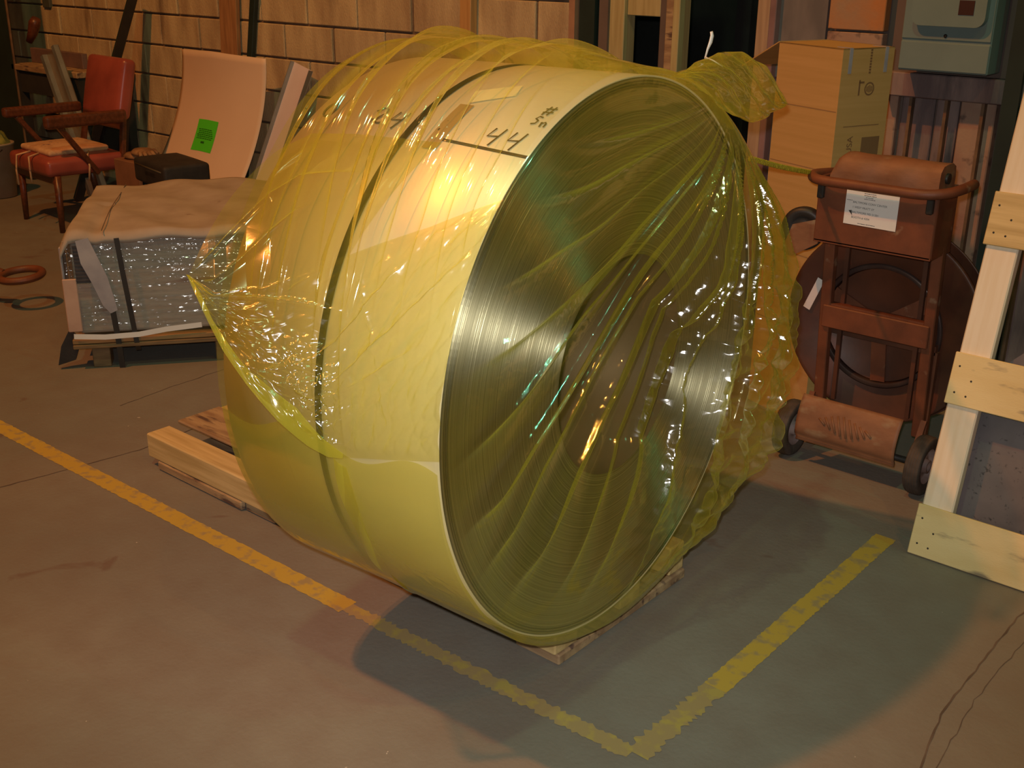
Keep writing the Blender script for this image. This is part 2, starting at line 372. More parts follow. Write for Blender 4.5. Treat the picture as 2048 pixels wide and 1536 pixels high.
MB().box((-2.955 + .04, YW + .04, 1.6), (.036, .09, 3.2), bev=.003).build('stud', yp, tr1)
MB().box((-2.475, YW + .03, 1.6), (.06, .10, 3.2), bev=.003).build('jamb', woodmat('jamb_wood', (.46, .32, .20), (.36, .24, .15), 2), tr1)
MB().box((-2.43, YW + .01, 1.6), (.03, .07, 3.2), bev=.003).build('jamb', mat('mauve_jamb', (.30, .18, .18), (.22, .13, .13), .5), tr1)
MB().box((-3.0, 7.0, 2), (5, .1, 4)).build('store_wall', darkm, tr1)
for zz in (.5, 1.0, 1.38, 1.75):
    MB().box((-2.6, 6.2, zz), (1.6, .5, .03)).build('store_shelf', mat('dim_shelf', (.05, .05, .04), (.04, .04, .03), .8), tr1)
MB().box((-3.3, 5.8, .9), (.09, .09, 1.8)).build('store_post', darkm, tr1)
# remaining shell (outside the frame)
struct('wall_left', MB().box((-11.5, 3, 2.0), (.1, 13, 4.0)), shellm)

# floor paint, joints
def strip(name, pts, wd, mt, z=.0012, jag=.0):
    P = [np.array(p, float) for p in pts]; L0 = []; n = len(P)
    for i in range(n):
        t = P[min(i + 1, n - 1)] - P[max(i - 1, 0)]; t /= np.linalg.norm(t); nn = np.array([-t[1], t[0]])
        a = wd / 2 * (1 + jag * random.uniform(-1, 1)); b = wd / 2 * (1 + jag * random.uniform(-1, 1))
        L0.append([(P[i][0] + nn[0] * a, P[i][1] + nn[1] * a, z), (P[i][0] - nn[0] * b, P[i][1] - nn[1] * b, z)])
    return struct(name, MB().grid(L0, False), mt)
def lin(a, b, n): return [(a[0] + (b[0] - a[0]) * i / n, a[1] + (b[1] - a[1]) * i / n) for i in range(n + 1)]
strip('trim_1', lin((-5.1, 1.655), (-2.02, 1.70), 260), .062, ypaint, jag=.07)
strip('trim_2', lin((-2.02, 1.70), (-1.12, 1.715), 110), .045, ypaint2, jag=.3)
strip('trim_3', lin((-1.115, 3.02), (-1.105, 2.04), 140), .062, ypaint, jag=.07)
strip('trim_4', lin((-1.105, 2.04), (-1.11, 1.72), 40), .055, ypaint2, jag=.3, z=.0016)
def crack(name, pix, wd):
    pts = []
    P = [px(x, y, 2, 0)[:2] for x, y in pix]
    for a, b in zip(P[:-1], P[1:]):
        m_ = max(2, int(np.linalg.norm(b - a) / .03))
        for i in range(m_): pts.append(a + (b - a) * i / m_ + rng.normal(0, .0016, 2))
    pts.append(P[-1]); strip(name, pts, wd, crackm, z=.0008, jag=.5)
crack('trim_5', [(-120, 1005), (0, 975), (150, 935), (280, 900), (450, 832), (600, 780)], .005)
crack('trim_6', [(240, 812), (330, 778), (450, 738)], .004)
crack('trim_7', [(2100, 1180), (2035, 1235), (1960, 1330), (1880, 1430), (1840, 1540)], .0045)
crack('trim_8', [(2070, 1260), (1990, 1350), (1950, 1400), (1870, 1540)], .002)

# ------------------------------------------------------------------ the coil
CC = np.array([-1.39168, 2.00622, .75119]); RO, RI, WC, DL = .6365, .2540, .6010, .0665759
nA = np.array([math.cos(DL), math.sin(DL), 0]); hA = np.array([-math.sin(DL), math.cos(DL), 0]); zA = np.array([0, 0, 1.])
def Wd(s, u, v): return CC + s * nA + u * hA + v * zA
Mc = Matrix.Identity(4)
for i in range(3): Mc[i][0], Mc[i][1], Mc[i][2], Mc[i][3] = nA[i], hA[i], zA[i], CC[i]
coil = thing('steel_coil', 'large coil of wound steel strip standing on a skid inside the yellow bag', 'steel coil', M=Mc)
def ring_mesh(prof, n, closed=False):                 # prof: (s, r)
    prof = np.array(prof); a = np.linspace(0, 2 * PI, n, endpoint=False)
    V = np.stack([np.broadcast_to(prof[:, 0], (n, len(prof))), np.cos(a)[:, None] * prof[:, 1], np.sin(a)[:, None] * prof[:, 1]], -1).reshape(-1, 3)
    m_ = len(prof); i = np.arange(n)[:, None]; k = np.arange(m_ - 1)[None]; j = (i + 1) % n
    F = np.stack([i * m_ + k, i * m_ + k + 1, j * m_ + k + 1, j * m_ + k], -1).reshape(-1, 4)
    return V, F
# wound laps: a stepped face, each lap its own tiny ledge; the outer laps slightly telescoped
pr_ = []; laps = 120; dr = (RO - .004 - RI) / laps
for i in range(laps):
    s_ = rng.uniform(-.0003, .0003) + .0006 * math.sin(i * .35)
    if i > laps - 7: s_ = (-.006, .0, -.007, -.001, -.008, -.002)[laps - 1 - i]
    r0 = RI + i * dr; pr_ += [(s_, r0 + dr * .06), (s_, r0 + dr * .94)]
V, F = ring_mesh(pr_, 288); npmesh('wound_face', V, F, coilface, coil, smooth=False)
V, F = ring_mesh([(-WC, r) for _, r in pr_[::6]], 192); npmesh('rear_face', V, F[:, ::-1], coilface, coil, smooth=False)
V, F = ring_mesh([(-.004, RO - .004), (-.001, RO - .001), (-.002, RO), (-WC, RO), (-WC, RO - .03)], 288)
npmesh('outer_wrap', V, F, coilbody, coil)
V, F = ring_mesh([(-WC, RI), (0, RI), (.0, RI + .003)], 160); npmesh('bore', V, F[:, ::-1], borem, coil)
def cylp(s, deg, r): a = math.radians(deg); return (s, r * math.cos(a), r * math.sin(a))
# tail edge of the last lap, the strap, paper tag and marker writing
g = MB(); g.grid([[cylp(-.24, 124.0 + d, RO + e), cylp(-.003, 125.6 + d, RO + e)] for d, e in ((-.35, .0006), (0, .0022), (.3, .0022), (.35, .0003))], False).build('strip_end', marker, coil)
g = MB(); g.grid([[cylp(-.315 + sw, t, RO + .0018) for sw in (-.0095, .0095)] for t in range(60, 246, 2)], True).build('steel_strap', strapm, coil)
lb = [[cylp(-.255 + .0125 * i + .018 * j / 5, 109.0 - .6 * i + .9 * j + .0, RO + .003) for i in range(8)] for j in range(6)]
MB().grid(lb, True).build('paper_tag', cream, coil)
MB().grid([[cylp(-.235 + e, 114 + 3.2 * j, RO + .0026) for e in (-.018, .018)] for j in range(5)], True).build('flat_band', mat('brown_band', (.45, .30, .14), (.4, .26, .12), .35), coil)  # plain brown band running down from the paper tag
def stroke(g_, pts, wd=.0045):                    # pts in (s, arc) metres, drawn as a ribbon on the wrap
    P = np.array(pts, float); Q = []
    for i in range(len(P)):
        t = P[min(i + 1, len(P) - 1)] - P[max(i - 1, 0)]; t = t / (np.linalg.norm(t) + 1e-9); n_ = np.array([-t[1], t[0]]) * wd / 2
        Q.append([cylp(*((P[i] + sg * n_) * (1, math.degrees(1 / RO))), RO + .0024) for sg in (-1, 1)])
    g_.grid(Q, False)
def glyph(ch, s0, t0, h):                         # handwriting; s to the right, arc up
    T0 = math.radians(t0) * RO
    G = {'0': [[(.5 + .32 * math.cos(a), .5 + .5 * math.sin(a)) for a in np.linspace(0, 2 * PI, 15)]],
         '2': [[(.05, .72), (.3, 1), (.62, .95), (.7, .7), (.45, .3), (.15, .02), (.0, .12), (.2, .2), (.6, 0), (.9, .05)]],
         '4': [[(.25, 1), (.05, .45), (.7, .5)], [(.85, 1), (.45, -.1)]],
         'L': [[(.2, 1), (.1, .4), (.1, .05), (.7, 0)]], '-': [[(0, .5), (.6, .5)]],
         '#': [[(.3, 1), (.1, 0)], [(.7, 1), (.5, 0)], [(0, .7), (.9, .75)], [(0, .3), (.85, .35)]],
         'S': [[(.8, .9), (.4, 1), (.2, .7), (.6, .45), (.5, .1), (.1, .0)]], 'n': [[(0, .6), (.1, 0)], [(.05, .4), (.35, .6), (.5, .4), (.5, 0)]],
         '.': [[(.1, .1), (.2, .0)]]}[ch]
    g_ = MB()
    for st in G: stroke(g_, [(s0 + x * h * .9, T0 + (1 - y) * h) for x, y in st])
    return g_
for ch, s0, t0, h_ in (('0', -.585, 116.6, .045), ('.', -.50, 117.5, .04), ('2', -.44, 116.4, .048), ('4', -.385, 117.0, .048), ('L', -.25, 117.8, .045), ('4', -.125, 118.2, .046), ('4', -.072, 118.7, .046), ('#', -.050, 110.2, .032), ('S', -.055, 113.6, .026), ('n', -.03, 114.2, .026)):
    glyph(ch, s0, t0 + 1.5, h_).build('written_mark', marker, coil)

# ------------------------------------------------------------------ skid under the coil
sk = thing('wooden_skid', 'low timber skid of pine beams and old boards under the coil', 'skid', (-2.3, 2.05, 0))
def skb(c, d, mt, name): MB().box((c[0] + 2.3, c[1] - 2.05, c[2]), d, bev=.004).build(name, mt, sk)
skb((-2.31, 1.895, .0745), (1.74, .09, .083), pineX, 'beam'); skb((-2.31, 2.162, .0775), (1.74, .09, .085), pineX, 'beam')
skb((-2.31, 2.38, .0775), (1.74, .07, .085), pineX, 'beam')
skb((-3.06, 2.17, .017), (.20, .60, .03), oldwood, 'board'); skb((-2.60, 2.14, .017), (.14, .56, .03), oldwood, 'board')
skb((-2.05, 2.14, .017), (.14, .56, .03), oldwood, 'board'); skb((-1.505, 2.14, .017), (.14, .56, .03), oldwood, 'board')
skb((-2.9, 1.857, .017), (.45, .02, .03), oldwood, 'board')
skb((-3.00, 2.05, .124), (.34, .17, .012), oldwood, 'board')
MB().bar((-.49, .0, .05), (-.62, .13, .045), .05, .004).build('strap_end', strapm, sk)

# ------------------------------------------------------------------ the film bag
bag = thing('film_bag', 'loose translucent yellow plastic bag pulled over the steel coil and tied at top', 'plastic bag', M=Mc)
def sstep(a, b, x): t = np.clip((x - a) / (b - a), 0, 1); return t * t * (3 - 2 * t)
def bump(x, c, w_): return np.exp(-((x - c) / w_) ** 2)
def ridge(x, c, w_):                                     # sharp-crested fold
    d = np.abs(x - c) / w_; return np.exp(-d * 1.6) * (1 - .25 * np.exp(-d * 6))
def angd(a, b): return (a - b + 180) % 360 - 180
cell = rng.rand(64, 64, 2)
def worley(x, y):                                        # F2 - F1 creases in 2D
    ix, iy = np.floor(x).astype(int), np.floor(y).astype(int); f1 = np.full(x.shape, 9.); f2 = f1.copy()
    for a in (-1, 0, 1):
        for b in (-1, 0, 1):
            c = cell[(ix + a) % 64, (iy + b) % 64]; d = np.hypot(ix + a + c[..., 0] - x, iy + b + c[..., 1] - y)
            f2 = np.minimum(f2, np.maximum(f1, d)); f1 = np.minimum(f1, d)
    return np.clip(f2 - f1, 0, .6)
vn = rng.rand(64, 64)
def vnoise(x, y):
    ix, iy = np.floor(x).astype(int), np.floor(y).astype(int); fx, fy = x - ix, y - iy; fx = fx * fx * (3 - 2 * fx); fy = fy * fy * (3 - 2 * fy)
    g_ = lambda a, b: vn[(ix + a) % 64, (iy + b) % 64]
    return (g_(0, 0) * (1 - fx) + g_(1, 0) * fx) * (1 - fy) + (g_(0, 1) * (1 - fx) + g_(1, 1) * fx) * fy - .5
def perio(th, tab):                                      # periodic interpolation, degrees
    t = sorted(tab); xs = [a - 360 for a, _ in t[-2:]] + [a for a, _ in t] + [a + 360 for a, _ in t[:2]]
    ys = [v for _, v in t[-2:]] + [v for _, v in t] + [v for _, v in t[:2]]
    y = np.interp(th, xs, ys); return y
NT, NB, NF = 900, 300, 330
TH = np.linspace(0, 360, NT, endpoint=False)
ker = np.exp(-((np.arange(-30, 31)) / 12.) ** 2); ker /= ker.sum()
def psm(tab): y = perio(TH, tab); return np.convolve(np.concatenate([y[-30:], y, y[:30]]), ker, 'valid')
hem_s = psm([(0, -.62), (60, -.63), (90, -.63), (110, -.635), (128, -.62), (140, -.62), (160, -.62), (178, -.615), (190, -.61), (230, -.61), (300, -.62)])
rimr = psm([(0, .052), (30, .045), (45, .028), (60, .018), (75, .012), (90, .010), (120, .008), (180, .005), (225, .006), (240, .014), (258, .020), (280, .035), (300, .050), (330, .060)])
bul = psm([(0, .125), (30, .10), (50, .06), (70, .025), (90, .012), (130, .010), (180, .010), (215, .010), (235, .02), (255, .035), (280, .06), (305, .10), (335, .125)])
t2 = TH[None, :]
# body part
qb = np.linspace(0, 1, NB)[:, None]; s_b = hem_s[None, :] * (1 - qb)
puff = .045 * bump(t2, 98, 24) * sstep(.02, -.25, s_b) * sstep(-.75, -.50, s_b) ** .5 + .030 * bump(t2, 122, 16) * sstep(-.1, -.35, s_b) * (1 - sstep(-.45, -.58, s_b) * .6)
r_b = RO + .006 + puff + rimr[None, :] * sstep(-.45, 0, s_b)
fold = 0
for s0, sl, t0, wt, amp, wd in ((-.56, .0010, 128, 26, .020, .013), (-.47, .0008, 135, 30, .018, .012), (-.40, .0016, 118, 22, .030, .016), (-.345, .0005, 138, 26, .016, .009),
        (-.30, .0012, 125, 30, .034, .013), (-.262, .0004, 132, 26, .022, .008), (-.22, .0010, 118, 24, .026, .012), (-.16, .0014, 124, 24, .013, .010), (-.10, .0016, 128, 20, .010, .008), (-.05, .0018, 132, 16, .010, .007),
        (-.42, .0015, 95, 20, .020, .02), (-.20, -.001, 92, 20, .014, .015), (-.52, .0006, 150, 14, .012, .008), (-.36, .001, 155, 14, .008, .007)):
    fold = fold + 1.9 * amp * ridge(s_b, s0 + sl * (t2 - 125) + .012 * vnoise(t2 / 14, s_b * 0 + s0 * 40), wd) * bump(t2, t0, wt)
r_b = r_b + fold * sstep(.0, -.03, s_b)
low = sstep(165, 185, t2) * (1 - sstep(250, 275, t2))
r_b = r_b + .0025 * low * np.maximum(0, vnoise(t2 / 9 + s_b * 6, s_b * 9)) + .003 * vnoise(t2 / 7, s_b * 10) * (1 - low)
far = sstep(255, 290, t2) + (1 - sstep(40, 70, t2))
r_b = r_b + far * .012 * vnoise(t2 / 16, s_b * 5 + 9)
a = np.radians(t2 + 0 * s_b); Pb = np.stack([s_b, r_b * np.cos(a), r_b * np.sin(a)], -1)
# face part
qf = np.linspace(0, 1, NF + 1)[1:][:, None] ** .92
re = RO + .006 + rimr[None, :]
rr = re * (1 - qf)
al = np.radians(t2 + 0 * qf)
Bq = np.sin(np.clip(qf / .62, 0, 1) * PI) ** .8 * np.where(qf < .62, 1, 0)
s_f = .010 + bul[None, :] * np.clip(1.0 * np.sin(np.clip(qf / .75, 0, 1) * PI) ** .75, 0, 1)
rr = rr + bul[None, :] * .55 * np.sin(np.clip(qf / .5, 0, 1) * PI) * .9
U_, V_ = rr * np.cos(al), rr * np.sin(al)
s_f = s_f * sstep(0, .03, qf) + 0 * U_
KU, KV = .43, .57
du, dv = U_ - KU, V_ - KV; rho = np.hypot(du, dv); phi = np.degrees(np.arctan2(dv, du)) % 360
phw = phi + 6 * (rho - .6) * (rho < 2) + 3.0 * vnoise(rho * 5, phi / 40)
ff = 0
for p0, amp, wd, r0, r1 in ((190, .020, 1.8, .1, .9), (199, .016, 1.3, .1, 1.0), (206, .030, 2.2, .05, 1.2), (213, .020, 1.2, .05, 1.2), (219, .034, 1.6, .05, 1.3), (225, .022, 1.1, .05, 1.3), (231, .040, 1.8, .05, 1.3), (237, .024, 1.2, .1, 1.2), (243, .046, 2.2, .1, 1.2),
        (250, .03, 1.3, .1, 1.2), (257, .05, 2.2, .1, 1.2), (265, .04, 1.6, .1, 1.1), (273, .05, 2.4, .1, 1.1), (283, .04, 2.2, .1, 1.0), (294, .03, 2, .1, .9), (184, .012, 1.2, .1, .7)):
    jit = 2.2 * vnoise(rho * 4 + p0, rho * 0 + p0 * .37)
    ff = ff + 1.35 * amp * ridge(phw, p0 + jit, wd * .85) * sstep(r0 - .05, r0 + .25, rho) * (1 - sstep(r1 - .25, r1 + .1, rho))
und = .02 * vnoise(phi / 9, rho * 2.5) * sstep(.1, .5, rho)
edge = sstep(0, .26, qf)
cr = worley(U_ * 9 + V_ * 3 + 20, V_ * 9 - U_ * 4 + 20); cr2 = worley(U_ * 21 + 9, V_ * 21 + 30)
cmask = sstep(.0, .5, U_ - .25 * V_ + .05) * sstep(.35, .0, V_)
s_f = s_f + (ff + np.maximum(und, -.004)) * edge + (.030 * cr + .010 * cr2) * cmask * sstep(.04, .32, qf) * 1.45
s_f = np.maximum(s_f, .004 * sstep(0, .02, qf))
Pf = np.stack([s_f, U_, V_], -1)
P = np.concatenate([Pb, Pf], 0)
npmesh('film', P.reshape(-1, 3), gridfaces(len(P), NT, True), film, bag)

# outer flap over the near side, its doubled hem, and the lower hem of the inner layer
def ruled(name, A, tA, B, tB, mt, ns=260, nt=180, cr_amp=.0, ridges=(), hot=None, bow=.0):
    A = np.array(A, float); B = np.array(B, float); t = np.linspace(0, 1, ns); q = np.linspace(0, 1, nt)[None, :]
    a_ = [np.interp(t, tA, A[:, k])[:, None] for k in range(3)]; b_ = [np.interp(t, tB, B[:, k])[:, None] for k in range(3)]
    s_, th, of = [a_[k] + (b_[k] - a_[k]) * q for k in range(3)]; T = t[:, None] + 0 * q; Q = q + 0 * T
    dd = of + bow * np.sin(q * PI) * np.sin(T * PI)
    hm = bump(T, hot[0], hot[2]) * bump(Q, hot[1], hot[3]) if hot else 0
    dd = dd + cr_amp * (.5 * worley(T * 9 + 7 + Q * 2, Q * 6 + 3 - T) + (.25 + 1.3 * hm) * worley(T * 20 + Q * 6 + 3, Q * 12 + 8) + .6 * hm * worley(T * 40 + 3, Q * 24 + 28)) * sstep(0, .06, Q) * sstep(1, .94, Q)
    for t0, q0, t1, q1, am, wd in ridges:
        dx, dy = t1 - t0, q1 - q0; L2 = dx * dx + dy * dy; k = ((T - t0) * dx + (Q - q0) * dy) / L2
        d = ((T - t0) * dy - (Q - q0) * dx) / math.sqrt(L2) + .012 * vnoise(k * 5 + t1 * 40, q1 * 30 + 0 * k)
        dd = dd + am * ridge(d, 0, wd) * sstep(-.05, .12, k) * (1 - sstep(.75, 1.05, k))
    r_ = RO + dd; Ar = np.radians(th); P_ = np.stack([s_ + 0 * Ar, r_ * np.cos(Ar), r_ * np.sin(Ar)], -1)
    return npmesh(name, P_.reshape(-1, 3), gridfaces(ns, nt), mt, bag)
APX = (-.542, 159.46, .160)
FT = [APX, (-.470, 160.95, .150), (-.429, 159.1, .110), (-.379, 156.7, .080), (-.257, 150.4, .042), (-.112, 142.8, .022), (.012, 135.4, .013)]; tFT = [0, .1, .2, .3, .5, .75, 1]
HM = [APX, (-.467, 163.5, .170), (-.403, 168.1, .165), (-.351, 172.4, .145), (-.306, 177.4, .110), (-.270, 181.8, .070), (-.244, 184.0, .045), (-.218, 184.2, .030), (-.11, 182.5, .016), (.010, 180, .011)]; tHM = [0, .08, .18, .28, .38, .46, .52, .58, .8, 1]
ruled('flap', FT, tFT, HM, tHM, filmflap, cr_amp=.017, hot=(.47, .70, .11, .20), bow=-.020,
      ridges=((.26, .86, .98, .22, .020, .022), (.26, .86, .72, .12, .022, .020), (.26, .86, .62, .95, .012, .02), (.30, .80, .9, .52, .012, .016), (.02, .1, .55, .3, .012, .02), (.55, .1, .8, .9, .006, .012)))
UP = [APX, (-.585, 147, .085), (-.600, 133, .016), (-.54, 128, .014), (-.42, 127, .018), (-.20, 126, .014)]
ruled('flap', UP, [0, .25, .5, .65, .8, 1], FT[:5], [0, .18, .36, .55, 1], filmsmooth, cr_amp=.0, ridges=((.05, .5, .9, .35, .012, .03), (.1, .9, .7, .6, .010, .02)))
IN = [APX, (-.487, 161.6, .168), (-.441, 164.5, .170), (-.401, 167.4, .158), (-.375, 170.4, .134), (-.283, 175.5, .088), (-.248, 180.6, .056), (-.216, 183.2, .036)]
ruled('hem', IN, [0, .12, .25, .4, .5, .75, .9, 1], [(a, b, c + .006) for a, b, c in HM[:8]], [0, .14, .31, .48, .65, .8, .9, 1], filmhem, 160, 20)
q_t = np.linspace(0, 1, 90); hs = np.interp(q_t, [0, .25, .5, .75, 1], [-.275, -.278, -.274, -.285, -.30]); ht = 186.5 + 45 * q_t
hw = np.interp(q_t, [0, .2, .6, 1], [.030, .045, .030, .035])
Pp = [[cylp(hs[i] + hw[i] * k / 4, ht[i] + 1.5 * k / 4, RO + .0085 + .003 * math.sin(k + i * .15)) for k in range(5)] for i in range(90)]
MB().grid(Pp, True).build('hem', filmhem, bag)
MB().grid([[cylp(-.612 + .610 * i / 40, 184 + 120 * j / 90 + 2 * math.sin(i * .3), RO + .0045 + .0008 * math.sin(j * .7 + i * .2)) for j in range(91)] for i in range(41)]).build('inner_film', filminner, bag)
# gathered mouth of the bag beyond the tie
NU, NV = 90, 64; Pk = []
for i in range(NU):
    q = i / (NU - 1); u = .10 + .565 * q
    top = np.interp(u, [.10, .18, .27, .38, .52, .63, .665], [.636, .650, .668, .664, .625, .548, .520])
    bot = np.interp(u, [.10, .18, .27, .38, .48, .57, .665], [.628, .606, .570, .520, .492, .500, .516])
    c_, h_ = (top + bot) / 2, (top - bot) / 2; row = []
    for j in range(NV):
        A = 2 * PI * j / NV; wr_ = 1 + .10 * math.sin(A * 5 + u * 22) * math.sin(q * PI) + .05 * math.sin(A * 9 - u * 45)
        dep = .055 * math.sin(min(1, q * 1.2 + .12) * PI * .5) * (1 - q ** 3) + .004
        row.append((.035 + .62 * dep * math.cos(A) * wr_ + .012 * abs(math.sin(u * 24 + math.sin(A) * 5)), u + .006 * math.sin(A * 3 + q * 9), c_ + h_ * math.sin(A)))
    Pk.append(row)
MB().grid(Pk, True, closed=True).build('gathered_mouth', filmgather, bag)
def circ3(c, r, ax, n=24): return [(c[0] + ax * math.sin(2 * PI * i / n) * r, c[1] + r * math.cos(2 * PI * i / n), c[2] + r * math.sin(2 * PI * i / n)) for i in range(n + 1)]
ct = MB(); ct.tube([(.02, .262, .655), (.024, .264, .675), (.028, .268, .69), (.028, .273, .703), (.026, .272, .712)], [.003, .004, .0065, .0065, .005], 8, flat=.5)
ct.tube([(.06, .27, .640), (.045, .255, .652), (.02, .262, .658)], .003, 8, flat=.5)
tag(ct.build('cable_tie', paper, bag), 'white tie closing the bag mouth')

# ------------------------------------------------------------------ strapping cart
cart = thing('strapping_cart', 'rusty brown steel strapping cart with tool tray and two rubber wheels beside the coil', 'cart', (-1.40, 3.42, 0))
def K_(p): return (p[0] + 1.40, p[1] - 3.42, p[2])
ydep = lambda z: 3.44 - .12 * z                      # stiles lean slightly to the operator
for xs in (-1.575, -1.225):
    MB().bar(K_((xs, 3.47, .15)), K_((xs, 3.42, .80)), .035, .03, up=(0, 1, 0), bev=.003).build('stile', rust, cart)
    MB().bar(K_((xs + (.045 if xs < -1.4 else -.045), 3.475, .2)), K_((xs + (.045 if xs < -1.4 else -.045), 3.455, .80)), .014, .014, up=(0, 1, 0)).build('brace', darkrust, cart)
MB().box(K_((-1.40, 3.425, .50)), (.36, .012, .075), bev=.003).build('cross_bar', rust, cart)
MB().box(K_((-1.40, 3.445, .54)), (.35, .03, .006)).build('cross_bar', rust, cart)
# tool tray: open box with a rolled lid lying in it
tray = MB(); tray.box(K_((-1.398, 3.315, .875)), (.378, .008, .205), bev=.003); tray.box(K_((-1.398, 3.465, .875)), (.378, .008, .205), bev=.003)
for xs in (-1.584, -1.212): tray.box(K_((xs, 3.39, .875)), (.008, .150, .205), bev=.003)
tray.box(K_((-1.398, 3.39, .775)), (.378, .158, .008)); tray.build('tool_tray', rust, cart)
lid = MB(); M_ = Matrix.Translation(K_((-1.565, 3.395, .955))) @ Matrix.Rotation(PI / 2, 4, 'Y')
prof = [(-.045, -.055), (.02, -.062), (.055, -.058), (.072, -.040), (.078, -.01), (.075, .03), (.062, .055), (.03, .062), (-.045, .06)]
n_ = 24; Pl = []
for i in range(n_):
    q = i / (n_ - 1); ex = .55 + .45 * min(1, math.sqrt(1 - (1 - min(q * 9, 1)) ** 2)); x_ = -.167 + .345 * q
    Pl.append([(x_, b_ + .01 + .003 * math.sin(q * 17), .97 + (a_ + .045) * (ex if a_ > 0 else 1) - .045 + .002 * math.sin(q * 11 + b_ * 60)) for a_, b_ in prof])
for row in Pl: row[:] = [(x_, y_ - .03, z_) for x_, y_, z_ in row]
lid.grid(Pl, True, closed=False); lid.add(Pl[0], [list(range(len(prof)))[::-1]]); lid.add(Pl[-1], [list(range(len(prof)))])
lid.build('lid', rustlid, cart)
MB().tube([(.172, -.03, 1.005), (.186, -.03, 1.005)], .016, 14).build('latch', blackiron, cart)
hp = [(.205, .10, .965), (.235, .04, .985), (.238, -.05, .985), (.215, -.11, .978), (.16, -.145, .972), (.05, -.152, .972), (-.08, -.152, .972), (-.165, -.148, .972), (-.205, -.12, .975), (-.215, -.07, .975), (-.205, .0, .970), (-.20, .06, .965)]
hp2 = []
for i in range(len(hp) - 1):
    for k in range(5):
        t = k / 5; p0, p1, p2, p3 = [Vector(hp[max(0, min(len(hp) - 1, i + d))]) for d in (-1, 0, 1, 2)]
        hp2.append(.5 * ((2 * p1) + (p2 - p0) * t + (2 * p0 - 5 * p1 + 4 * p2 - p3) * t * t + (3 * p1 - p0 - 3 * p2 + p3) * t ** 3))
hp2.append(Vector(hp[-1])); MB().tube(hp2, .0155, 14).build('handle', rust, cart)
for xs in (-.17, .175): MB().box((xs, -.123, .935), (.02, .018, .045), bev=.003).build('handle_bracket', blackiron, cart)
# shipping label on the tray
lab = MB(); lab.box((-.0, 0, 0), (.168, .0012, .108)); lo = lab.build('label', paper, cart); lo.location = (-.008, -.1105, .897); lo.rotation_euler = (0, math.radians(.5), 0)
tag(lo, 'white printed shipping label')
def text_mesh(txt, size, mt, parent, loc, rot=(PI / 2, 0, 0), name='print'):
    c = bpy.data.curves.new(name, 'FONT'); c.body = txt; c.size = size
    t = bpy.data.objects.new(name, c); col.objects.link(t); dg = bpy.context.evaluated_depsgraph_get()
    me = bpy.data.meshes.new_from_object(t.evaluated_get(dg)); bpy.data.objects.remove(t)
    me.materials.clear(); me.materials.append(mt)
    o = bpy.data.objects.new(name, me); col.objects.link(o); o.parent = parent; o.location = loc; o.rotation_euler = rot; return o
for i, t in enumerate(('BALTIMORE CONV CENTER', '1 WEST PRATT ST', 'BALTIMORE MD 21201', 'BOOTH # 4304')):
    text_mesh(t, .0088, ink, lo, (-.060, -.0010, .013 - .0155 * i))
dash = MB()
for zz_, x0, x1 in ((.046, -.024, .012), (.040, -.024, .014), (.034, -.018, .004), (.029, -.024, .012), (-.048, -.035, .018), (.020, -.078, -.062)):
    xx = x0
    while xx < x1: l_ = random.uniform(.002, .005); dash.box((xx, -.0009, zz_), (l_, .0004, .0016)); xx += l_ + .0012
dash.build('print', ink, lo)
MB().prism([(-.071, -.012), (-.061, -.010), (-.0605, -.016), (-.058, -.026)], .0004, Matrix.Translation((0, -.0007, 0)) @ Matrix.Rotation(PI / 2, 4, 'X')).build('print', ink, lo)
# axle guard with pressed louvres
ag = MB(); A0 = Vector((-.175, -.085, .248)); sl = Vector((0, -.055, -.145)); nrm = Vector((0, -.145, .055)).normalized()
pts = [[A0 + Vector((.345 * i / 30, 0, 0)) + sl * (j / 14) for j in range(15)] for i in range(31)]
ag.grid([[p + nrm * (-.035 * (1 - math.sin(PI * min(1, j / 14 * 1.0 + .12)) ** .3)) for j, p in enumerate(r)] for r in pts]); ag.build('axle_guard', rustlid, cart, solid=.006)
for i in range(9):
    hl = (.018, .034, .05, .062, .066, .058, .046, .032, .018)[i]; c_ = A0 + Vector((.09 + .02 * i, 0, 0)) + sl * .48 + nrm * .003
    d_ = sl.normalized() * hl / 2 + Vector((.012, 0, 0)); MB().tube([c_ - d_, c_ + d_], [.004, .004], 8).build('louvre', rustlid, cart)
MB().tube([(-.22, -.045, .098), (.24, -.045, .098)], .011, 12).build('axle', blackiron, cart)
for xs in (-.225, .236):
    wp = thing_w = MB(); Mw = Matrix.Translation((xs, -.045, .098)) @ Matrix.Rotation(PI / 2, 4, 'Y')
    prof = [(.058, -.020), (.078, -.026), (.092, -.024), (.0955, -.019), (.0935, -.0165), (.0972, -.014), (.0972, -.010), (.095, -.008), (.0978, -.006), (.0978, -.002), (.0955, 0), (.0978, .002), (.0978, .006), (.095, .008), (.0972, .010), (.0972, .014), (.0935, .0165), (.0955, .019), (.092, .024), (.078, .026), (.058, .020)]
    wo = MB().lathe(prof, 48, Mw).build('wheel', rubber, cart)
    MB().lathe([(.0, .004), (.014, .006), (.016, .022), (.022, .022), (.024, .006), (.050, .004), (.058, .020), (.0585, .020), (.0585, -.020), (.050, -.004), (.024, -.006), (.022, -.024), (.0, -.024)], 36, Mw).build('hub', hubm, wo)
for xs in (-.19, .20): MB().bar((xs, .02, .22), (xs, -.045, .098), .018, .01, up=(0, 1, 0)).build('axle_bracket', rust, cart)
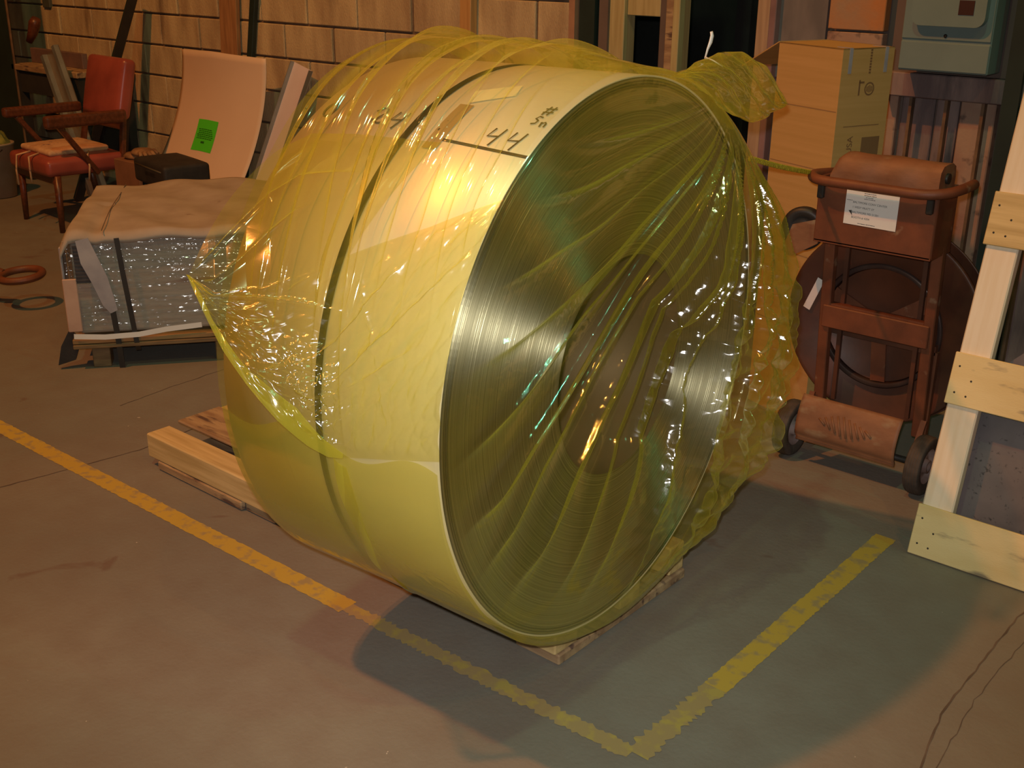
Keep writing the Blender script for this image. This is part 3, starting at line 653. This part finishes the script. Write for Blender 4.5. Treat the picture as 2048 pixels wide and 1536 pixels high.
# reel of strapping behind the stiles
Mr = Matrix.Translation(K_((-1.42, 3.535, .472))) @ Matrix.Rotation(-PI / 2, 4, 'X') @ Matrix.Rotation(PI, 4, 'Y')
reel = MB().lathe([(.03, .0), (.18, .0), (.185, .006), (.322, .006), (.330, .010), (.335, .006), (.335, -.006), (.03, -.006)], 96, Mr).build('reel_flange', darkrust, cart)
MB().lathe([(.03, -.055), (.34, -.055), (.345, -.050), (.345, -.06), (.03, -.06)], 96, Mr).build('reel_flange', darkrust, cart)
MB().lathe([(.195, .022), (.206, .026), (.212, .020), (.206, .004), (.190, .004), (.195, .022)], 96, Mr).build('reel_ring', mat('worn_ring', (.10, .07, .06), (.06, .035, .03), .35, metal=.4), cart)
MB().lathe([(.20, -.01), (.20, -.05)], 72, Mr).build('strap_roll', strapm, cart)
MB().lathe([(.0, .02), (.022, .02), (.026, .012), (.026, .0)], 24, Mr).build('reel_hub', blackiron, cart)
for an in (35, 155, 275):
    c_ = Vector(K_((-1.42, 3.535, .472))); d_ = Vector((math.cos(math.radians(an)), 0, math.sin(math.radians(an))))
    MB().bar(c_ + d_ * .03 + Vector((0, -.012, 0)), c_ + d_ * .19 + Vector((0, -.012, 0)), .05, .008, up=(0, 1, 0)).build('spoke', rust, cart)
tagm = MB(); tagm.bar(K_((-1.685, 3.520, .48)), K_((-1.642, 3.520, .59)), .026, .001, up=(0, 1, 0)); tag(tagm.build('paper_strip', paper, cart), 'white paper strip')
MB().tube([K_((-1.42, 3.45, .472)), K_((-1.42, 3.60, .472))], .018, 16).build('spindle', blackiron, cart)
for xs in (-.18, .19): MB().bar((xs, .065, .44), (xs, .065, .13), .016, .02, up=(0, 1, 0)).build('rear_leg', rust, cart)
MB().box((0.0, .065, .445), (.38, .02, .03)).build('rear_bar', darkrust, cart)
# swivel wheel at the left of the tray
Mq = Matrix.Translation((-.262, -.03, .785)) @ Matrix.Scale(1.2, 4) @ Matrix.Rotation(math.radians(12), 4, 'Z') @ Matrix.Rotation(PI / 2, 4, 'X')
cs = MB().lathe([(.012, -.016), (.045, -.018), (.058, -.014), (.060, 0), (.058, .014), (.045, .018), (.034, .010), (.020, .010), (.012, .016)], 40, Mq).build('caster_wheel', blackiron, cart)
MB().lathe([(.0, .022), (.010, .022), (.013, .016), (.016, .010)], 20, Mq).build('hub', rust, cs)
MB().prism([(-.018, .018), (.075, .05), (.075, -.03), (-.01, -.085), (-.035, -.085), (-.045, -.06)], .006, Matrix.Translation((-.262, -.068, .785)) @ Matrix.Rotation(PI / 2, 4, 'X')).build('caster_bracket', rustlid, cart)

# yellow cord from the cart handle to the bag
rp = MB(); a_, b_ = Vector((-1.615, 3.30, .985)), Vector(px(1500, 317, 1, 2.75)); n_ = 60
for k in range(3):
    rp.tube([a_.lerp(b_, i / n_) + Vector((0, math.cos(i * .9 + k * 2.1) * .0042, math.sin(i * .9 + k * 2.1) * .0042 - .003 * math.sin(PI * i / n_))) for i in range(n_ + 1)], .0042, 7)
tag(rp.build('rope', yrope), 'taut yellow twisted rope between the cart handle and the film bag', 'rope')

# ------------------------------------------------------------------ tall cardboard box
bx = thing('cardboard_box', 'tall narrow cardboard box with taped top standing behind the strapping cart', 'box', (-1.813, 3.59, 0), 0)
eL = Vector((.934, -.358, 0)).normalized(); eD = Vector((.358, .934, 0)).normalized()
def bxM(o_): m_ = Matrix.Identity(4); m_.col[0][:3] = eL; m_.col[1][:3] = eD; m_.col[2][:3] = (0, 0, 1); m_.translation = o_; return m_
bx.matrix_world = bxM(Vector((-1.989, 3.731, 0)))
HB, LB, DB = 1.332, .312, .228
MB().box((LB / 2, .002, HB / 2), (LB, .004, HB)).build('panel', cardb, bx); MB().box((LB / 2, DB - .002, HB / 2), (LB, .004, HB)).build('panel', cardb, bx)
MB().box((LB - .002, DB / 2, HB / 2), (.004, DB - .008, HB)).build('panel', cardb, bx); MB().box((.002, DB / 2, HB / 2), (.004, DB - .008, HB)).build('panel', cardb, bx)
MB().box((LB / 2, DB / 2, HB - .002), (LB, DB, .004), Matrix.Identity(4)).build('top_flap', cardb, bx)
MB().box((LB / 2, DB / 2, .004), (LB - .01, DB - .01, .004)).build('bottom_flap', cardb, bx)
fm = Matrix.Translation((-.002, 0, HB - .002)) @ Matrix.Rotation(math.radians(-24), 4, 'Y')
MB().prism([(-.25, .03), (0, .0), (0, DB), (-.24, DB - .02)], .004, fm).build('top_flap', cardb, bx)
for y_ in (.035, DB - .035):
    t_ = MB(); t_.box((LB + .001, y_, HB - .04), (.0015, .014, .08)); t_.box((LB - .03, y_, HB + .001), (.06, .014, .0015)); t_.build('flat_band', clearfilm if False else tapeg, bx)
for z_ in (.35, .62, .93, 1.13): MB().box((LB / 2, -.0006, z_), (LB - .01, .0008, .003)).build('crease', mat('crease', (.36, .20, .08), (.34, .19, .07), .8), bx)
pe = MB(); cB = Matrix.Translation((LB + .0006, DB * .58, 1.20)) @ Matrix.Rotation(PI / 2, 4, 'Y')
pe.lathe([(.017, 0), (.022, 0)], 28, cB); pe.box((LB + .0008, DB * .38, 1.205), (.0006, .006, .05)); pe.box((LB + .0008, DB * .42, 1.222), (.0006, .022, .006))
for i in range(5): pe.box((LB + .0008, DB * .58 - .012 + .006 * i, 1.20), (.0006, .003, .024 - .004 * abs(i - 2)))
for i in range(9): pe.box((LB + .0008, DB * .55, 1.325 - .009 * i), (.0006, .008, .006))
pe.box((LB + .0008, DB * .5, 1.08), (.0006, .16, .002)); pe.box((LB + .0008, DB * .72, .98), (.0006, .08, .12))
inkb = mat('box_print', (.22, .12, .05), (.20, .10, .04), .7)
pe.build('print', inkb, bx)
text_mesh('USA', .034, inkb, bx, (LB + .0012, DB * .36, .985), (PI / 2, -PI / 2, PI / 2))

# ------------------------------------------------------------------ pine frame at the right
fr_ = thing('pine_frame', 'leaning open frame of pale pine uprights and nailed plywood boards', 'wooden frame', (-1.029, 2.972, 0), 0)
FA = math.atan(.262); fr_.rotation_euler = (-FA, 0, 0)
for xs in (.050, .90): MB().box((xs, .026, 1.0), (.088, .038, 1.98), bev=.004).build('upright', pineZ, fr_)
for k_, (z0, z1, x0) in enumerate(((.003, .152, 0), (.452, .600, .0), (.905, 1.052, .0), (1.40, 1.55, 0), (1.83, 1.98, 0))):
    bo = MB().box((x0 + .475, .001, (z0 + z1) / 2), (.95, .012, z1 - z0), bev=.002).build('board', plyX if k_ != 2 else pineX, fr_)
    bo.rotation_euler = (0, 0, 0)
    for dx, dz in ((.022, .035), (.020, .110), (.060, .075), (.055, .03)):
        MB().lathe([(.0, .0015), (.0025, .0012), (.003, 0)], 10, Matrix.Translation((dx, -.005, z0 + dz)) @ Matrix.Rotation(PI / 2, 4, 'X')).build('nail', blackiron, fr_ if False else bo)
# mottled plate behind the frame
pl = thing('steel_plate', 'dark mottled steel plate leaning behind the pine frame', 'metal plate', (-.975, 3.06, 0)); pl.rotation_euler = (-FA, 0, 0)
MB().prism([(.0, .0), (1.0, 0), (1.0, .95), (.28, .80), (.02, .52)], .006, Matrix.Rotation(PI / 2, 4, 'X')).build('sheet', slate, pl)
bk = thing('brown_board', 'dark brown board leaning behind the steel plate', 'board', (-.90, 3.16, 0)); bk.rotation_euler = (-FA, 0, 0)
MB().box((.5, .01, .75), (1.0, .02, 1.5), bev=.003).build('panel', mat('brown_mottled', (.20, .11, .06), (.10, .055, .03), .7, scale=12), bk)

# ------------------------------------------------------------------ electrical cabinet on the wall
el = thing('electrical_cabinet', 'grey enamel electrical cabinet mounted on the brown wall panel', 'electrical cabinet', (-1.645, 4.455, 1.21))
MB().box((0, -.045, .24), (.335, .13, .48), bev=.004).build('housing', elec, el)
MB().box((0, -.112, .055), (.33, .008, .10), bev=.002).build('lower_cover', elec, el)
MB().box((0, -.112, .30), (.33, .008, .37), bev=.002).build('upper_cover', elec, el)
dm = MB(); pol = []
for cx_, cz_, a0 in ((.10, .20, -90), (.10, .45, 0), (-.10, .45, 90), (-.10, .20, 180)):
    for k in range(7): aa = math.radians(a0 + 15 * k); pol.append((cx_ + .035 * math.cos(aa), cz_ + .035 * math.sin(aa)))
dm.prism(pol, .035, Matrix.Translation((0.01, -.115, 0)) @ Matrix.Rotation(PI / 2, 4, 'X')); dm.build('door', elec, el)
MB().box((.075, -.151, .232), (.055, .002, .05)).build('nameplate', elecdark, el)
MB().lathe([(0, .004), (.006, .003), (.007, 0)], 14, Matrix.Translation((.0, -.117, .130)) @ Matrix.Rotation(PI / 2, 4, 'X')).build('latch', blackiron, el)

# ------------------------------------------------------------------ film-wrapped crate on pallet
e1 = Vector((.6, .8, 0)); e2 = Vector((-.8, .6, 0))
cm = Matrix.Identity(4); cm.col[0][:3] = e1; cm.col[1][:3] = e2; cm.translation = (-4.20, 2.18, 0)
pal = thing('pallet', 'low wooden pallet carrying the film-wrapped carton left of the coil', 'pallet', M=cm)
dk = mat('dark_pallet_wood', (.22, .14, .06), (.13, .08, .035), .7, scale=4, stretch=(2, 10, 10))
for x_ in (.09, .58, 1.05):
    for y_ in (.05, .5, .93): MB().box((x_, y_, .045), (.07, .09, .09), bev=.003).build('block', dk, pal)
for y_ in (.02, .18, .34, .5, .66, .82, .96): MB().box((.57, y_, .101), (1.16, .10, .018), bev=.003).build('deck_board', dk, pal)
for y_ in (.02, .5, .96): MB().box((.57, y_, .122), (1.16, .09, .02), bev=.003).build('deck_board', mat('pallet_edge', (.34, .21, .08), (.22, .13, .05), .7, scale=5), pal)
ca = thing('wrapped_carton', 'long low carton bound in clear stretch film under a brown kraft cover', 'carton', M=cm)
MB().box((.57, .49, .345), (1.10, .96, .40), bev=.012).build('carton_body', mat('pale_carton', (.44, .40, .33), (.34, .30, .24), .6, scale=6, stretch=(1, 1, 12), c3=(.24, .16, .12), c3s=3, c3t=.62), ca)
# stretch film: horizontal ripples
qx = np.linspace(0, 1, 240); qz = np.linspace(0, 1, 150); XX, ZZ = np.meshgrid(qx, qz, indexing='ij')
rip = .004 * vnoise(XX * 5 + 3, ZZ * 38 + XX * 3) + .003 * vnoise(XX * 14, ZZ * 62) + .002 * vnoise(XX * 60, ZZ * 60)
Pq = np.stack([-.002 + 1.14 * XX, -.004 - .008 - .004 * np.sin(ZZ * PI) + rip, .155 + .385 * ZZ], -1)
npmesh('stretch_film', Pq.reshape(-1, 3), gridfaces(240, 150), clearfilm, ca)
Pq = np.stack([.016 - .008 + rip, .985 * XX, .155 + .385 * ZZ], -1); npmesh('stretch_film', Pq.reshape(-1, 3), gridfaces(240, 150), clearfilm, ca)
# kraft cover draped with soft edges
ncx, ncy = 70, 60; Pc = []
for i in range(ncx):
    row = []
    for j in range(ncy):
        x_ = -.03 + 1.20 * i / (ncx - 1); y_ = -.04 + 1.07 * j / (ncy - 1)
        edge_ = max(0, .02 - x_) + max(0, .0 - y_ + .0) * .6 + max(0, y_ - .98) + max(0, x_ - 1.12)
        z_ = .562 - edge_ * 1.6 + .012 * math.sin(x_ * 7 + 1) * math.sin(y_ * 5) + .006 * math.sin(x_ * 21 + y_ * 13) - .015 * math.exp(-((x_ - .12) / .03) ** 2) * (y_ < .5)
        row.append((max(x_, -.012), max(y_, -.020), z_ + .006))
    Pc.append(row)
MB().grid(Pc, True).build('kraft_cover', cardd, ca, solid=.004)
MB().grid([[(.15, -.022 + 1.0 * q_, .575 + .012 * math.sin(.15 * 7 + 1) * math.sin(q_ * 5)), (.154, -.022 + 1.0 * q_, .575 + .012 * math.sin(.154 * 7 + 1) * math.sin(q_ * 5))] for q_ in np.linspace(0, 1, 30)]).build('cover_seam', crackm, ca)
MB().lathe([(0, .002), (.012, .001), (.02, 0)], 9, Matrix.Translation((.05, .12, .572)) @ Matrix.Scale(1.6, 4, (0, 1, 0))).build('dark_stain', blackiron, ca)
def ribbon(pts, wd, nrm_=(0, -1, 0)):
    Q = []
    for i, p in enumerate(pts):
        p = Vector(p); t = (Vector(pts[min(i + 1, len(pts) - 1)]) - Vector(pts[max(i - 1, 0)])).normalized(); s_ = t.cross(Vector(nrm_)).normalized() * (wd[i] if hasattr(wd, '__len__') else wd) / 2
        Q.append([p - s_, p + s_])
    return MB().grid(Q, False)
ribbon([(.205, -.03, .545), (.215, -.032, .40), (.225, -.032, .28), (.238, -.03, .11), (.24, -.01, .07)], .020).build('black_strap', blackiron, ca, solid=.002)
ribbon([(.160, -.032, .25), (.168, -.03, .12), (.17, -.02, .0)], .022).build('black_strap', blackiron, ca, solid=.002)
ribbon([(.075, -.030, .545), (.095, -.035, .46), (.125, -.036, .38), (.150, -.034, .28), (.165, -.032, .245)], [.05, .07, .065, .05, .03]).build('tape_patch', tapeg, ca, solid=.003)
tp = [[(.035 + .055 * i / 9, -.026 - .003 * math.sin(j * 2.2), .52 - .155 * j / 29) for i in range(10)] for j in range(30)]
MB().grid(tp).build('crinkled_patch', mat('dark_film', (.10, .09, .10), (.06, .055, .06), .18, scale=20), ca)
MB().box((-.016, .05, .42), (.01, .10, .18), bev=.004).build('corner_tape', tapeg, ca)
pkc = mat('pink_cardboard', (.58, .38, .28), (.48, .30, .22), .7)
MB().box((.008, -.020, .275), (.055, .008, .22), bev=.003).build('corner_board', pkc, ca)
ribbon([(.0, -.034, .150), (.12, -.038, .142), (.25, -.036, .145), (.36, -.034, .160), (.5, -.032, .17)], .022).build('film_tail', paper, ca)
MB().prism([(-.05, .0), (.02, .02), (.05, .10), (.01, .15), (-.03, .08)], .02, Matrix.Translation((-.03, .02, .02)) @ Matrix.Rotation(PI / 2, 4, 'X')).build('loose_film', blackfab, ca)

# ------------------------------------------------------------------ drawbar with ring at far left
rg = thing('drawbar', 'rusty steel drawbar with a large eye ring reaching in from the left edge', 'drawbar', (-5.55, 2.56, 0))
rc = px(42, 550, 2, .16); rc = Vector((rc[0] + 5.55, rc[1] - 2.56, .16))
MB().lathe([(.095 + .018 * math.cos(a_), .018 * math.sin(a_)) for a_ in np.linspace(0, 2 * PI, 13)], 48, Matrix.Translation(rc) @ Matrix.Rotation(math.radians(4), 4, 'X')).build('eye_ring', rust, rg)
dvec = Vector((-.88, -.47, 0)).normalized()
MB().tube([rc + dvec * .09, rc + dvec * .14, rc + dvec * .2, rc + dvec * .9], [.020, .034, .024, .024], 12).build('shank', rust, rg)
MB().bar(rc + dvec * .85, rc + dvec * .85 - Vector((0, 0, .16)), .05, .05, up=(1, 0, 0)).build('prop', rust, rg)

# ------------------------------------------------------------------ armchair
ch = thing('armchair', 'old wooden armchair with red vinyl back and seat', 'chair', (-6.66, 3.56, 0), math.radians(-4))
def slab(w_, d_, h_, n=18, puff_=.02, bev=.03):              # rounded cushion block centred at 0
    rows = []; prof = []
    for k in range(9): a_ = PI / 2 * k / 8; prof.append((bev * (1 - math.cos(a_)), bev * math.sin(a_)))
    bm = bmesh.new(); bmesh.ops.create_cube(bm, size=1)
    for v in bm.verts: v.co = Vector((v.co.x * w_, v.co.y * d_, v.co.z * h_))
    bmesh.ops.bevel(bm, geom=bm.edges[:], offset=bev, segments=4, affect='EDGES', profile=.5)
    bmesh.ops.subdivide_edges(bm, edges=[e for e in bm.edges if e.calc_length() > .1], cuts=6, use_grid_fill=True)
    for v in bm.verts:
        f = max(0, 1 - (2 * v.co.x / w_) ** 2) * max(0, 1 - (2 * v.co.y / d_) ** 2); v.co.z += math.copysign(puff_ * f, v.co.z) if abs(v.co.z) > h_ * .4 else 0
    g_ = MB(); g_.v = [v.co[:] for v in bm.verts]; bm.verts.index_update(); g_.f = [[v.index for v in f.verts] for f in bm.faces]; g_.sm = [True] * len(g_.f); bm.free(); return g_
o = slab(.54, .50, .10).build('seat', vinyl, ch); o.location = (0, 0, .385)
o = slab(.47, .36, .09, puff_=.02).build('backrest', vinyl, ch); o.location = (.04, .30, .80); o.rotation_euler = (math.radians(76), 0, 0)
pad = slab(.40, .38, .035, puff_=.015, bev=.016).build('seat_pad', padm, ch); pad.location = (-.02, .0, .458); tag(pad, 'floral tie-on cushion')
for p_ in ([(-.05, -.20, .45), (-.09, -.27, .43), (-.10, -.28, .34), (-.095, -.28, .25)], [(.06, -.2, .45), (.08, -.27, .44), (.085, -.275, .36), (.09, -.275, .29)], [(.19, .05, .45), (.275, .0, .44), (.29, 0, .38), (.285, -.01, .30)]):
    MB().tube(p_, .006, 6).build('tie', padm, pad if False else ch)
for sx in (-1, 1):
    xa = .285 * sx
    MB().bar((xa, -.24, .655), (xa * 1.03, .26, .655), .055, .075 if sx > 0 else .06, up=(0, 0, 1), bev=.018).build('armrest', chairwood, ch)
    MB().tube([(xa * .88, -.20, .0), (xa * .88, -.19, .34)], [.016, .023], 10).build('leg', chairwood, ch)
    MB().tube([(xa * .88, .30, .0), (xa * .88, .24, .35)], [.016, .023], 10).build('leg', chairwood, ch)
    MB().bar((xa, -.16, .63), (xa * .95, .06, .33), .03, .035, up=(1, 0, 0), bev=.006).build('arm_post', chairwood, ch)
    MB().bar((xa * .93, .22, .35), (xa * .80, .30, .80), .028, .04, up=(1, 0, 0), bev=.006).build('back_post', chairwood, ch)
MB().box((0, -.20, .315), (.50, .03, .05), bev=.005).build('rail', chairwood, ch); MB().box((0, .24, .34), (.50, .03, .05), bev=.005).build('rail', chairwood, ch)
MB().box((.03, .265, .585), (.44, .022, .05), bev=.005).build('rail', chairwood, ch)

# ------------------------------------------------------------------ things along the block wall
# curved hardboard sheet with the green sticker
sh = thing('hardboard_sheet', 'large tan hardboard sheet bowed against the block wall with a green sticker', 'board', (-6.05, 4.17, 0))
def sheetpt(q, t):                                   # q across 0..1, t up 0..1 (bottom z=.0 to top)
    z_ = 1.0 * t + .015 * (1 - abs(2 * q - .9)); y_ = .16 - .42 * (1 - t) ** 2 - .05 * math.sin(PI * q) * t
    lean = -.05 * (1 - t) ** 1.5
    return (-.44 + .85 * q + lean - .10 * (1 - t) ** 2.2 * (1 - q), y_, z_)
MB().grid([[sheetpt(i / 24, j / 24) for j in range(25)] for i in range(25)]).build('sheet', hardbd, sh, solid=.004)
def onsheet(q, t, e): p_ = Vector(sheetpt(q, t)); p1 = Vector(sheetpt(q + .01, t)); p2 = Vector(sheetpt(q, t + .01)); n_ = (p1 - p_).cross(p2 - p_).normalized(); return p_ + n_ * e
stq = lambda a_, b_: (.345 + .235 * a_, .395 + .185 * b_ + .012)
st_ = MB(); st_.grid([[onsheet(*stq(i / 6, j / 6), .004) for j in range(7)] for i in range(7)]); sto = st_.build('sticker', green_s, sh); tag(sto, 'bright green printed sticker')
tx = MB()
for r_ in range(6):
    x_ = .10 + .04 * random.random() + .02 * r_ * (r_ < 3)
    while x_ < .86 - .02 * (5 - r_):
        l_ = random.uniform(.05, .13); a_ = [stq(x_, .70 - .058 * r_), stq(min(x_ + l_, .93), .70 - .058 * r_), stq(min(x_ + l_, .93), .675 - .058 * r_), stq(x_, .675 - .058 * r_)]
        tx.add([onsheet(*q_, .0055) for q_ in a_], [(0, 1, 2, 3)]); x_ += l_ + .02
tx.add([onsheet(*stq(a_, b_), .0055) for a_, b_ in ((.40, .30), (.56, .31), (.57, .24), (.40, .24))], [(0, 1, 2, 3)]); tx.build('print', mat('green_ink', (.02, .16, .01), (.02, .14, .01), .6), sto)

def lean_u(name, label, cat, p, q, wd, fl_, th, mt, up, mt2=None, group=None):      # open channel from p (foot) to q (top)
    p = Vector(p); q = Vector(q); t = thing(name, label, cat, p, 0, group)
    z = (q - p); L_ = z.length; z.normalize(); x = Vector(up).cross(z).normalized(); y = z.cross(x)
    R = Matrix((x, y, z)).transposed().to_4x4()
    MB().box((0, 0, L_ / 2), (wd, th, L_), R).build('web', mt, t)
    for sgn in (-1, 1): MB().box((sgn * (wd / 2 - (th / 2 if wd < .2 else .018)), -fl_ / 2, L_ / 2), (th if wd < .2 else .036, fl_, L_), R).build('flange', mt2 or mt, t)
    return t
lean_u('metal_channel', 'white painted metal channel leaning on the block wall beside the hardboard sheet', 'metal channel', (px(500, 470, 1, 4.15)[0], 4.15, 0.0), (px(607, 133, 1, 4.43)[0], 4.43, px(607, 133, 1, 4.43)[2]), .17, .03, .004, whitem, (0, 1, 0), galv)
a_ = px(172, 300, 1, 3.955); b_ = px(103, 101, 1, 3.955); d_ = (b_ - a_); a_ = a_ - d_ * (a_[2] / d_[2])
lean_u('metal_channel', 'wide galvanised metal channel with raised edges leaning behind the red armchair', 'metal channel', a_, b_, .21, .035, .005, mat('shaded_channel_web', (.24, .17, .11), (.17, .12, .08), .4, metal=.2), (0, 1, 0), galv)  # web coloured brown for the shade between the raised edges
def plank(name, label, cat, p, q, wd, th, mt, part, up=(0, 1, 0)):
    p = Vector(p); q = Vector(q); t = thing(name, label, cat, p); MB().bar((0, 0, 0), q - p, wd, th, up=up, bev=.003).build(part, mt, t); return t
def zray(x, y, Y): return Vector(px(x, y, 1, Y))
def to_floor(a_, b_): d_ = b_ - a_; return a_ - d_ * (a_.z / d_.z)
a_, b_ = zray(225, 140, 4.18), zray(252, 40, 4.29); b2 = a_ + (b_ - a_) * 2.6; b2.y = min(b2.y, 4.45)
t = plank('steel_angle', 'dark green steel angle leaning diagonally on the block wall above the armchair', 'steel bar', to_floor(a_, b_), a_ + (b_ - a_) * 1.6, .09, .012, darkgreen, 'flange')
q_ = (a_ + (b_ - a_) * 1.6) - to_floor(a_, b_); MB().bar(Vector((.045, -.02, 0)), q_ + Vector((.045, -.02, 0)), .012, .06, up=(0, 1, 0)).build('flange', blackiron, t)
b_ = zray(458, 0, 4.45); a_ = zray(462, 110, 4.45); plank('plank', 'brown rough plank standing against the block wall behind the hardboard sheet', 'plank', to_floor(a_, b_), a_ + (b_ - a_) * 2.0, .17, .03, oldwood if False else mat('brown_plank', (.42, .22, .09), (.30, .15, .06), .7, scale=5, stretch=(10, 10, 1)), 'board')
b_ = zray(508, 0, 4.455); a_ = zray(503, 95, 4.455); plank('plank', 'narrow dark plank standing just right of the brown rough plank', 'plank', to_floor(a_, b_), a_ + (b_ - a_) * 2.0, .05, .03, darkgreen, 'board')
b_ = zray(937, 0, 4.445); a_ = zray(936, 80, 4.445); plank('timber', 'orange pine timber with rows of notches standing against the block wall', 'timber', to_floor(a_, b_), a_ + (b_ - a_) * 2.5, .075, .05, woodmat('orange_pine', (.60, .34, .12), (.48, .26, .09), 2), 'board')
# dark cabinet edge at the far left
lc = thing('steel_post', 'dark green steel post with rusty edge at the far left', 'steel post', (-7.95, 3.55, 0))
xl, xr = px(-60, 100, 1, 4.1)[0], px(42, 100, 1, 4.1)[0]; lc.location = ((xl + xr) / 2, 4.1, 0)
MB().box((0, -.06, 1.5), (xr - xl, .02, 3.0)).build('web', darkgreen, lc); MB().box(((xr - xl) / 2 + .009, -.065, 1.5), (.018, .012, 3.0), bev=.003).build('rusty_edge', edgebrown, lc)
# low bench behind the channels
bn = thing('work_bench', 'dark low bench standing against the block wall behind the channels', 'bench', (-7.72, 4.24, 0))
MB().box((0, 0, .80), (.88, .42, .04), bev=.004).build('top', oldwood, bn)
for x_ in (-.40, .40):
    for y_ in (-.17, .17): MB().box((x_, y_, .39), (.06, .06, .78)).build('leg', darkm, bn)
MB().box((0, .19, .45), (.82, .02, .6)).build('back_panel', darkm, bn); MB().box((0, -.18, .70), (.82, .02, .14)).build('drawer_front', darkm, bn)
bd = thing('plank', 'grey plank lying on top of the dark bench', 'plank', (-7.80, 4.20, .82)); MB().box((.0, 0, .05), (.70, .04, .10), bev=.003).build('board', mat('grey_plank', (.20, .12, .10), (.14, .09, .08), .7), bd)
wp_ = thing('bracket', 'short grey steel bracket fixed high on the block wall at the left', 'bracket', tuple(zray(95, 5, 4.47))); MB().box((0, 0, .06), (.10, .03, .19), bev=.003).build('plate', mat('grey_bracket', (.09, .10, .08), (.07, .08, .06), .6), wp_)
tl = thing('paddle', 'brown rounded wooden handle leaning above the bench at the left', 'tool', tuple(zray(58, 84, 4.2)))
MB().tube([(0, 0, 0), (.03, .02, .06), (.06, .03, .13), (.075, .04, .165)], [.022, .034, .042, .030], 14).build('handle', chairwood, tl)

# gloves on a brown carton and a black case
gb = thing('carton', 'small brown carton on the floor behind the black case', 'carton', (px(318, 330, 1, 3.85)[0], 3.74, 0)); MB().box((0, 0, .215), (.26, .22, .43), bev=.004).build('body', mat('brown_carton', (.26, .12, .06), (.20, .09, .045), .75), gb)
gl = thing('work_gloves', 'pair of worn leather work gloves lying on the small brown carton', 'gloves', (px(318, 330, 1, 3.85)[0], 3.72, .432))
for k, (dx, dz, rz_) in enumerate(((-.02, .016, .3), (.05, .045, -.2))):
    gv = MB(); Mg = Matrix.Translation((dx, 0, dz)) @ Matrix.Rotation(rz_, 4, 'Z')
    gv.lathe([(0, -.02), (.05, -.018), (.07, 0), (.05, .018), (0, .02)], 20, Mg @ Matrix.Scale(1.25, 4, (1, 0, 0)))
    gob = gv.build('palm', leather, gl)
    for f_ in range(5):
        a_ = math.radians(-44 + 22 * f_) if f_ < 4 else math.radians(95); L_ = (.065, .08, .078, .06, .05)[f_]
        p0 = Mg @ Vector((.06 * math.cos(a_), .05 * math.sin(a_), 0)); p1 = Mg @ Vector(((.06 + L_) * math.cos(a_ * .6), (.05 + L_ * .4) * math.sin(a_), -.008))
        MB().tube([p0, p0.lerp(p1, .5) + Vector((0, 0, .01)), p1], [.014, .013, .009], 8).build('finger', leather, gob)
cs_ = thing('tool_case', 'squat black soft case standing on a stool behind the wrapped carton', 'case', (-5.60, 3.6, 0), math.radians(-10))
c1 = slab(.42, .27, .13, puff_=.012, bev=.02).build('case_body', blackfab, cs_); c1.location = (0, 0, .44)
MB().tube([(-.175, -.132, .475), (.175, -.132, .470)], .006, 8).build('zip', mat('zip', (.10, .085, .05), (.07, .06, .04), .5), cs_)
MB().box((.02, -.132, .44), (.14, .006, .025)).build('worn_badge', mat('badge', (.10, .09, .08), (.05, .045, .04), .6), cs_)
for x_ in (-.15, .15):
    for y_ in (-.10, .10): MB().tube([(x_ * 1.1, y_ * 1.1, 0), (x_, y_, .38)], .015, 8).build('stand_leg', blackiron, cs_)
# bucket at the left edge
bu = thing('bucket', 'beige bucket at the left edge behind the armchair', 'bucket', (px(2, 400, 1, 3.6)[0], 3.6, 0))
MB().lathe([(0, .005), (.11, .005), (.13, .35), (.137, .352), (.137, .365), (.125, .365), (.105, .02), (0, .02)], 40).build('body', claybk, bu)
MB().tube([(-.13, 0, .33), (-.10, -.1, .26), (0, -.135, .22), (.1, -.1, .26), (.13, 0, .33)], .004, 6).build('handle', blackiron, bu)
rag = thing('rag', 'crumpled yellow-green rag lying on the bucket', 'rag', (px(2, 400, 1, 3.6)[0], 3.6, .355))
nn = 20; MB().grid([[(.13 * math.cos(2 * PI * j / nn) * i / 7, .11 * math.sin(2 * PI * j / nn) * i / 7, .11 - .11 * (i / 7) ** 2 + .02 * math.sin(j * 2.3 + i)) for j in range(nn)] for i in range(1, 8)], True, closed=True).build('cloth', mat('rag', (.30, .30, .06), (.12, .16, .05), .9, scale=18), rag)

for o in bpy.data.objects:
    if o.name.split('.')[0] == 'print' and o.parent: o['kind'] = 'stuff'
